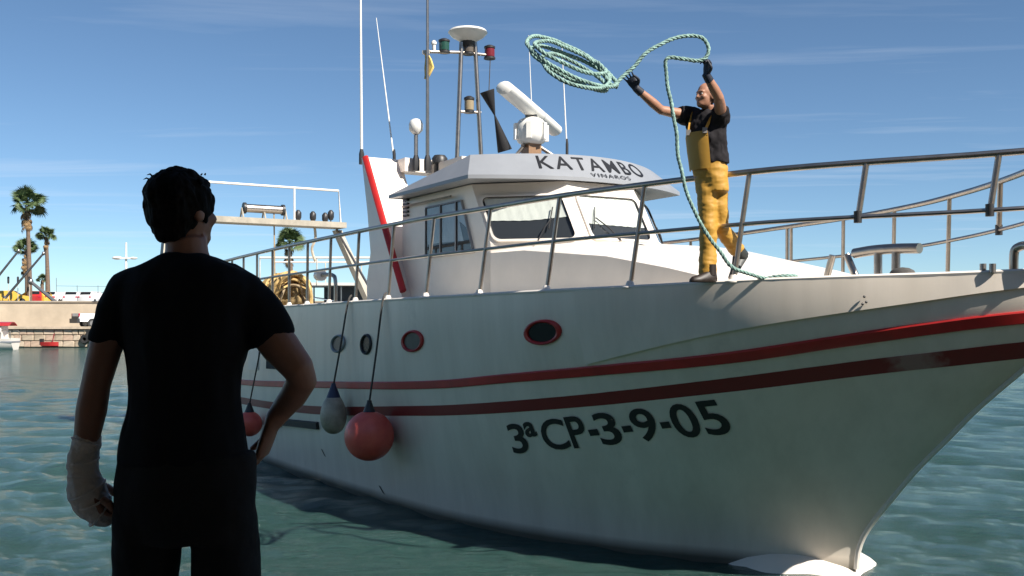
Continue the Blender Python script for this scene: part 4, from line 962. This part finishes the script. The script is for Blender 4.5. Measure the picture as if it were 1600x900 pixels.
def hand(mb, w_, d, n, th, curl=.3, sc=1.0, spread=.05, thumb_in=.4):
    w_, d = Vector(w_), Vector(d).normalized(); n = Vector(n); n = (n - d * n.dot(d)).normalized(); th = Vector(th); th = (th - d * th.dot(d) - n * th.dot(n)).normalized()
    def oval(c, a, b_): return [c + th * math.cos(q) * a + n * math.sin(q) * b_ for q in [2 * math.pi * i / 12 for i in range(12)]]
    mb.loft([oval(w_ - d * .02 * sc, .027 * sc, .021 * sc), oval(w_ + d * .02 * sc, .034 * sc, .019 * sc), oval(w_ + d * .06 * sc, .042 * sc, .017 * sc), oval(w_ + d * .095 * sc, .041 * sc, .014 * sc)])
    for i, (o_, L) in enumerate(((.031, .072), (.0105, .081), (-.0105, .076), (-.031, .06))):
        p = w_ + d * (.088 - .004 * abs(i - 1)) * sc + th * o_ * sc; pts = [p - d * .015 * sc]; a = 0; pts.append(p); dd = (d + th * spread * (1.5 - i)).normalized()
        for j, q in enumerate((.45, .31, .24)):
            a += curl * (1, 1.25, .9)[j]; p = p + (dd * math.cos(a) + n * math.sin(a)) * L * q * sc; pts.append(p)
        mb.tube(crom(pts, 3), [.0098 * sc * (1 - .035 * k) for k in range(len(pts) * 3 - 2)], 8)
        mb.ell(pts[-1], (.0078 * sc,) * 3, 8, 6)
    p0 = w_ + d * .025 * sc + th * .024 * sc; p1 = p0 + (th * .75 + d * .6 + n * .35).normalized() * .042 * sc; p2 = p1 + (d * .9 + th * (.35 - thumb_in) + n * .45).normalized() * .034 * sc; p3 = p2 + (d * .85 - th * thumb_in * .5 + n * .5).normalized() * .026 * sc
    mb.tube(crom([p0, p1, p2, p3], 3), [.0145 * sc * (1 - .04 * k) for k in range(10)], 8); mb.ell(p3, (.0095 * sc,) * 3, 8, 6)
def torso(mb, rows, rt, fr, n=20):
    rt, fr = Vector(rt).normalized(), Vector(fr).normalized(); rings = []
    for c, a, b_ in rows: rings.append([Vector(c) + rt * math.copysign(abs(math.cos(q)) ** .85, math.cos(q)) * a + fr * math.sin(q) * b_ for q in [2 * math.pi * i / n for i in range(n)]])
    mb.loft(rings)
def shoe(mb, heel, toe, w_, h, up=(0, 0, 1)):
    heel, toe, up = Vector(heel), Vector(toe), Vector(up); d = (toe - heel); L = d.length; d.normalize(); s_ = d.cross(up).normalized(); up = s_.cross(d)
    rings = []
    for k, ww, hh2 in ((-.06, .4, .55), (.0, .8, .95), (.2, .85, 1.0), (.42, .9, .75), (.7, 1.08, .52), (.92, .8, .40), (1.02, .35, .22)):
        c = heel + d * L * k; rings.append([c + s_ * math.cos(q) * w_ * ww + up * (max(0, math.sin(q)) * h * hh2 + min(0, math.sin(q)) * .0 + (0 if math.sin(q) >= 0 else -.004)) for q in [2 * math.pi * i / 14 for i in range(14)]])
    mb.loft(rings)

# ---- the onlooker in front, seen from behind
D = 2.62; PX = D / F
def m_(x, y, d=0.0): return at(x, y, D + d)
fr = Vector((.18, .98, 0)); rt = Vector((.98, -.18, 0))
hc = m_(285, 332, .01); hf = Vector((.47, .88, .05)); hk = (.90, .90, .84)
man = empty('person', (hc.x, D, 1.15), 0, 'person in black t-shirt with a bandaged hand, seen from behind on the quay', 'person')
base = man.location.copy()
def rel(mb): mb.v = [tuple(Vector(v) - base) for v in mb.v]; return mb
b = MB(); head(b, hc, hf, hk)
b.tube([m_(291, 372), m_(292, 395), m_(292, 420)], [.052, .054, .075], 14)
torso(b, [(m_(292, 418), .09, .05), (m_(292, 450), .13, .075), (m_(292, 540), .12, .075), (m_(290, 620), .11, .07), (m_(290, 720), .13, .08), (m_(290, 800), .155, .095)], rt, fr)
b.tube([m_(222, 462), m_(186, 496), m_(166, 540), m_(150, 600), m_(143, 640), m_(136, 682), m_(132, 712), m_(134, 745)], [.045, .045, .042, .037, .039, .033, .027, .028], 14)
b.tube([m_(360, 462), m_(400, 496), m_(438, 542), m_(466, 576), m_(472, 594, .02), m_(458, 619, .05), m_(440, 641, .07), m_(427, 659, .07)], [.045, .047, .050, .042, .040, .036, .030, .026], 14)
hand(b, m_(426, 660, .07), m_(411, 705, .08) - m_(426, 660, .07), Vector((-.8, .1, -.1)), Vector((.1, .9, 0)), .28, 1.0)
hand(b, m_(135, 748), m_(170, 806, .02) - m_(137, 750), Vector((.6, .1, .2)), Vector((.3, .9, .3)), .45, 1.0, .02)
for sx in (231, 350):
    b.tube([m_(sx, 800), m_(sx, 1080), m_(sx + 3, 1330), m_(sx + 3, 1345)], [.08, .055, .035, .035], 12)
rawobj('body', remesh(rel(b), .0065, 3, 'body'), skin, man)
# hair
b = MB(); HM = basis(hf) @ Matrix.Diagonal(Vector(hk))
def hb_(p, r): b.ell(hc + HM @ Vector(p), r, 16, 12, HM)
hb_((-.016, 0, .046), (.098, .084, .090)); hb_((-.036, 0, .0), (.070, .080, .082)); hb_((.022, 0, .084), (.064, .068, .038)); hb_((-.048, 0, -.050), (.042, .062, .046))
for s_ in (-1, 1): hb_((.012, s_ * .068, .03), (.046, .022, .05)); hb_((-.012, .084 if s_ > 0 else -.076, .0 if s_ > 0 else .014), (.034, .018 if s_ > 0 else .014, .038 if s_ > 0 else .028)); hb_((.020, s_ * .069, -.012), (.011, .008, .026))
random.seed(21)
for k in range(150):
    th_ = random.uniform(0, 2 * math.pi); ph = random.uniform(-.15, 1.45)
    n_ = Vector((math.cos(th_) * math.cos(ph), math.sin(th_) * math.cos(ph), math.sin(ph)))
    if n_.x > .55 and n_.z < .55: continue
    p = Vector((-.016, 0, .040)) + Vector((n_.x * .092, n_.y * .080, n_.z * .086)); dr = (n_ * .45 + Vector((.65, random.uniform(-.5, .5), -.35 - .6 * (1 - n_.z)))).normalized(); L = random.uniform(.014, .026)
    b.tube([hc + HM @ p, hc + HM @ (p + dr * L * .6), hc + HM @ (p + dr * L + Vector((0, 0, -.006)))], [.010, .006, .002], 6)
hr_ = remesh(rel(b), .0045, 1, 'hair', (.007, 30, (1, 1, .5))); ho = rawobj('hair', hr_, hair_m, man)
b = MB()
for k in range(14):
    x = random.uniform(-.10, .05); y = random.uniform(-.07, .075); z = .048 + .082 * math.sqrt(max(0, 1 - (x / .13) ** 2 - (y / .1) ** 2)); p = Vector((x, y, z)); d_ = Vector((random.uniform(-.5, .5), (.6 if y > 0 else -.4) + random.uniform(-.3, .3), random.uniform(.25, .9))).normalized(); L = random.uniform(.006, .013)
    b.tube([hc + HM @ p, hc + HM @ (p + d_ * L * .6), hc + HM @ (p + d_ * L + Vector((random.uniform(-.012, .012), .008, -.006)))], [.003, .0022, .0006], 4)
rel(b).build('hair_strands', hair_m, ho, kind='stuff')
eyes(hc - base, hf, hk, man)
# t-shirt
b = MB()
rows = [(398, 263, 326, .062), (407, 236, 348, .072), (420, 200, 384, .092), (445, 178, 406, .112), (480, 186, 402, .122), (530, 194, 394, .124), (580, 200, 377, .116), (620, 198, 374, .112), (660, 192, 379, .112), (700, 186, 386, .116), (722, 184, 390, .118)]
torso(b, [(m_((l + r_) / 2, y), (r_ - l) / 2 * PX, d_) for y, l, r_, d_ in rows], rt, fr, 28)
b.tube([m_(238, 446), m_(206, 462), m_(184, 490), m_(163, 533), m_(162, 538)], [.062, .067, .060, .047, .044], 18)
b.tube([m_(346, 444), m_(378, 460), m_(402, 490), m_(427, 529, .01), m_(429, 534, .01)], [.062, .068, .067, .061, .058], 18)
rawobj('t_shirt', remesh(rel(b), .0075, 5, 't_shirt', (.012, 7, (1, 1, .55))), shirt_b, man)
b = MB()
torso(b, [(m_(290, 705), .178, .112), (m_(290, 760), .183, .122), (m_(291, 800), .184, .122), (m_(291, 842), .180, .11)], rt, fr, 28)
for sx, kx in ((230, 232), (352, 352)):
    b.tube([m_(sx + (4 if sx < 290 else -4), 800), m_(sx, 850), m_(sx - (3 if sx < 290 else -2), 905), m_(kx, 1090, .02), m_(kx, 1220), m_(kx + 2, 1335)], [.088, .087, .083, .068, .066, .064], 18)
rawobj('trousers', remesh(rel(b), .009, 4, 'trousers', (.012, 6, (1, 1, .7))), trouser_b, man)
for sx in (231, 352):
    b = MB(); a = m_(sx + 3, 1352) - base; a.z = .004; sh_ = a - fr * .08; shoe(b, sh_, sh_ + fr * .27 + Vector((.03 if sx > 290 else -.03, 0, 0)), .048, .095); b.build('shoe', black_rub, man, angle=70)
# bandage
b = MB(); bp_ = crom([m_(136, 677), m_(132, 708), m_(131, 740), m_(136, 765), m_(147, 787, .01), m_(162, 803, .02), m_(179, 812, .03)], 6); rr_ = np.interp(np.linspace(0, 6, len(bp_)), range(7), [.0355, .0385, .042, .049, .047, .036, .020])
b.tube(bp_, [float(r_ * (1 + .035 * math.sin(i * 2.1))) for i, r_ in enumerate(rr_)], 20, flat=.82)
bd_ = rawobj('bandage', remesh(rel(b), .005, 2, 'bandage', (.005, 18, (1, 1, 1))), bandage_m, man)
for k in range(6):
    i = 3 + k * 5
    if i + 1 < len(bp_):
        c = bp_[i] - base; t_ = (bp_[i + 1] - bp_[i - 1]).normalized(); u = t_.orthogonal().normalized(); v_ = t_.cross(u); t2 = Vector((.2, 0, .25 * (-1) ** k))
        rg = [c + (u * math.cos(q) + v_ * math.sin(q) * .98) * float(rr_[i]) * 1.03 + t2 * .03 * math.cos(q) for q in [2 * math.pi * j / 24 for j in range(25)]]
        MB().tube(rg, .0035, 5, cap=False).build('bandage_edge', bandage_m, bd_)
b = MB()
for x, y, d_, r_ in ((184, 801, .0, .010), (187, 808, .015, .010), (182, 794, .02, .0095), (186, 800, .035, .009)): b.tube([m_(x - 16, y - 8, d_), m_(x - 5, y - 2, d_), m_(x, y + 3, d_)], [r_, r_, r_ * .85], 8); b.ell(m_(x, y + 3, d_), (r_ * .85,) * 3, 8, 6)
b.tube([m_(160, 780, -.03), m_(170, 787, -.035), m_(178, 797, -.03)], [.012, .0115, .009], 8)
rawobj('finger_tips', remesh(rel(b), .004, 2, 'finger_tips'), skin, bd_)

# ---- the fisherman on the foredeck
D = 9.35; PX = D / F
tf = Vector((-.52, -.85, 0)).normalized(); tr_ = Vector((-tf.y, tf.x, 0)) * -1   # his right
tr_ = Vector((tf.y, -tf.x, 0)); lf = -tr_
hc = m_(1103, 151, -.06); hf = Vector((-.86, -.5, .10)); hk = (1, 1, 1)
fis = empty('person', m_(1106, 441), 0, 'person in yellow bib trousers and black shirt throwing a rope from the foredeck', 'person')
base = fis.location.copy()
b = MB(); head(b, hc, hf, hk)
b.tube([m_(1106, 163, -.03), m_(1106, 174), m_(1106, 186)], [.055, .058, .075], 12)
torso(b, [(m_(1104, 180), .11, .07), (m_(1103, 195), .165, .095), (m_(1105, 225), .155, .10), (m_(1109, 255), .145, .10), (m_(1110, 280), .155, .105)], tr_, tf)
rs, re, rw = m_(1076, 181, .10), m_(1033, 172, -.03), m_(995, 139, -.14)
b.tube([m_(1088, 183, .06), rs, rs.lerp(re, .5), re, re.lerp(rw, .35), rw], [.06, .058, .050, .043, .045, .031], 12)
ls, le, lw = m_(1127, 180, -.12), m_(1123, 152, -.36), m_(1104, 118, -.46)
b.tube([m_(1116, 184, -.06), ls, ls.lerp(le, .5), le, le.lerp(lw, .35), lw], [.06, .060, .054, .045, .046, .032], 12)
b.tube([m_(1105, 275), m_(1106, 355), m_(1105, 400), m_(1105, 432)], [.09, .06, .055, .04], 10); b.tube([m_(1120, 275), m_(1126, 352, .05), m_(1160, 398, .22)], [.09, .06, .04], 10)
rawobj('body', remesh(rel(b), .009, 3, 'body'), skin_tan, fis)
eyes(hc - base, hf, hk, fis)
b = MB(); HM = basis(hf)
for p, r_ in (((-.030, 0, .048), (.088, .081, .088)), ((-.045, 0, .0), (.066, .079, .06))): b.ell(hc + HM @ Vector(p), r_, 16, 12, HM)
rawobj('hair', remesh(rel(b), .008, 2, 'hair', (.003, 60, (1, 1, 1))), hair_short, fis)
b = MB()
torso(b, [(m_(1105, 173), .085, .065), (m_(1104, 180), .15, .09), (m_(1103, 195), .188, .112), (m_(1104, 215), .180, .118), (m_(1107, 240), .172, .118), (m_(1110, 257), .172, .122)], tr_, tf, 24)
b.tube([m_(1092, 186, .05), rs, rs.lerp(re, .28), rs.lerp(re, .36)], [.085, .088, .083, .078], 14)
b.tube([m_(1112, 188, -.05), ls + Vector((0, 0, -.02)), ls.lerp(le, .25), ls.lerp(le, .32)], [.085, .086, .076, .07], 14)
rawobj('t_shirt', remesh(rel(b), .011, 3, 't_shirt', (.022, 8, (1, 1, .8))), shirt_f, fis)
# bib trousers
b = MB()
torso(b, [(m_(1107, 250), .160, .116), (m_(1109, 262), .162, .118), (m_(1112, 285), .156, .118), (m_(1113, 300), .15, .108)], tr_, tf, 24)
b.tube([m_(1107, 282), m_(1106, 320), m_(1107, 355, -.02), m_(1106, 390), m_(1106, 425), m_(1106, 437)], [.100, .092, .080, .078, .082, .086], 16)
b.tube([m_(1120, 282, .02), m_(1122, 320, .03), m_(1126, 354, .06), m_(1143, 378, .15), m_(1153, 391, .2)], [.100, .092, .08, .076, .074], 16)
ovr = rawobj('bib_trousers', remesh(rel(b), .011, 2, 'bib_trousers', (.011, 5, (1, 1, 2.4))), oilskin, fis)
bibc = [(m_(1107, 266), .168, .124, 1.25), (m_(1105, 235), .182, .130, 1.05), (m_(1104, 215), .190, .130, .85), (m_(1104, 208), .190, .128, .70)]
rings = []
for o_ in (0, .008):
    for c, a, b_, w_ in bibc[::(1 if o_ == 0 else -1)]:
        rings.append([c - base + tr_ * math.sin(q) * (a + o_) + tf * math.cos(q) * (b_ + o_) for q in np.linspace(-.30 - .2 * (w_ - .7), w_ + .35, 15)])
MB().loft(rings + [rings[0]], cap=False, closed=False).build('bib', oilskin, ovr, angle=60)
for sgn in (-1, 1):
    pts = [bibc[3][0] - base + tr_ * math.sin(q) * .198 + tf * math.cos(q) * .134 for q in ((.75 if sgn > 0 else -.18),)]; top_s = m_(1105, 176) - base + tr_ * sgn * .115 + Vector((0, 0, .02)); bk = m_(1107, 235) - base - tf * .135 + tr_ * sgn * .05
    pts += [pts[0].lerp(top_s, .6) + tf * .04, top_s, top_s.lerp(bk, .4) - tf * .06, bk]
    MB().tube(crom(pts, 5), .02, 6, flat=.3).build('strap', oilskin, ovr)
    MB().box(pts[0] + tf * .006, (.04, .03, .05)).build('buckle', steel_dull, ovr, smooth=False)
# gloves
b = MB(); hd = Vector((-.32, -.1, .95)); hand(b, rw, m_(981, 117, -.16) - rw, Vector((-.5, -.7, .2)), Vector((.7, -.6, .3)), .12, 1.12, .14); b.tube([rw - (rw - re).normalized() * .06, rw + (rw - re).normalized() * .02], [.040, .035], 12)
rawobj('glove', remesh(rel(b), .006, 2, 'glove'), glove_m, fis)
hl = m_(1101, 88, -.50)
b = MB(); hand(b, lw, Vector((.10, -.05, 1)), Vector((-.75, -.55, .1)), Vector((.5, -.8, .1)), .78, 1.15, .03, .7); b.tube([lw - (lw - le).normalized() * .06, lw + (lw - le).normalized() * .02], [.040, .036], 12)
rawobj('glove', remesh(rel(b), .006, 2, 'glove'), glove_m, fis)
b = MB(); h0 = m_(1117, 440, -.03) - base; h0.z = .0; shoe(b, h0, h0 + Vector((-.24, -.11, 0)), .048, .12); b.tube([h0 + Vector((-.04, -.01, .06)), h0 + Vector((-.04, -.01, .16))], [.05, .05], 12); b.build('shoe', shoe_m, fis, angle=70)
b = MB(); toe = m_(1143, 437, .12) - base; toe.z = .012; hl_ = m_(1166, 404, .26) - base; shoe(b, hl_, toe, .05, .12, (-.75, .1, .6)); b.tube([hl_ + Vector((-.03, -.01, .02)), m_(1150, 388, .19) - base], [.058, .066], 12); b.build('boot', boot_m, fis, angle=70)

# ---- the rope he throws
pts = []
A_, B_ = Vector((.345, .10, -.150)), Vector((.11, .36, .17)); c0 = at(895, 109, 8.55)
for k in range(4 * 14 + 3):
    t_ = 2 * math.pi * k / 14; lp = k / 14
    pts.append(c0 + A_ * math.cos(t_) * (1.08 - .09 * lp + .09 * math.sin(lp * 2.1)) + B_ * math.sin(t_) * (.78 + .26 * math.sin(lp * 2.7)) + Vector((.02 * math.sin(lp * 3), -.05 * lp, .06 * math.sin(lp * 1.8 + .6))))
G_ = m_(1101, 92, -.52)
path = pts[::-1][0:0] + pts + [at(955, 134, 8.6), at(972, 121, 8.65), at(990, 104, 8.68), at(1012, 82, 8.7), at(1040, 65, 8.74), at(1072, 56, 8.78), at(1096, 60, 8.80), at(1107, 74, 8.81), at(1104, 88, 8.81), at(1090, 94, 8.80), at(1064, 92, 8.78), at(1046, 89, 8.78), at(1039, 95, 8.78), at(1040, 112, 8.8), at(1046, 145, 8.82), at(1053, 180, 8.84), at(1057, 215, 8.86), at(1061, 250, 8.88), at(1069, 285, 8.9), at(1082, 322, 8.91), at(1100, 357, 8.93), at(1124, 392, 8.94), at(1148, 420, 8.95)]
zt_ = 2.905
def onsheer(s, inn): v = bw((s, -(float(hull_t(s, ZA(s))) - inn), float(ZA(s)) + .035)); return v
path += [onsheer(.25, -.005), onsheer(.33, .03), onsheer(.40, .08), onsheer(.38, .2), onsheer(.2, .34)]
path = [p for i, p in enumerate(path)]
twisted(crom(path, 7), .0175, 'mooring_rope', rope_teal, None, .016, .12)
tag(bpy.data.objects['mooring_rope'], 'thick teal mooring rope flying in a loose coil from the thrower raised glove', 'rope')
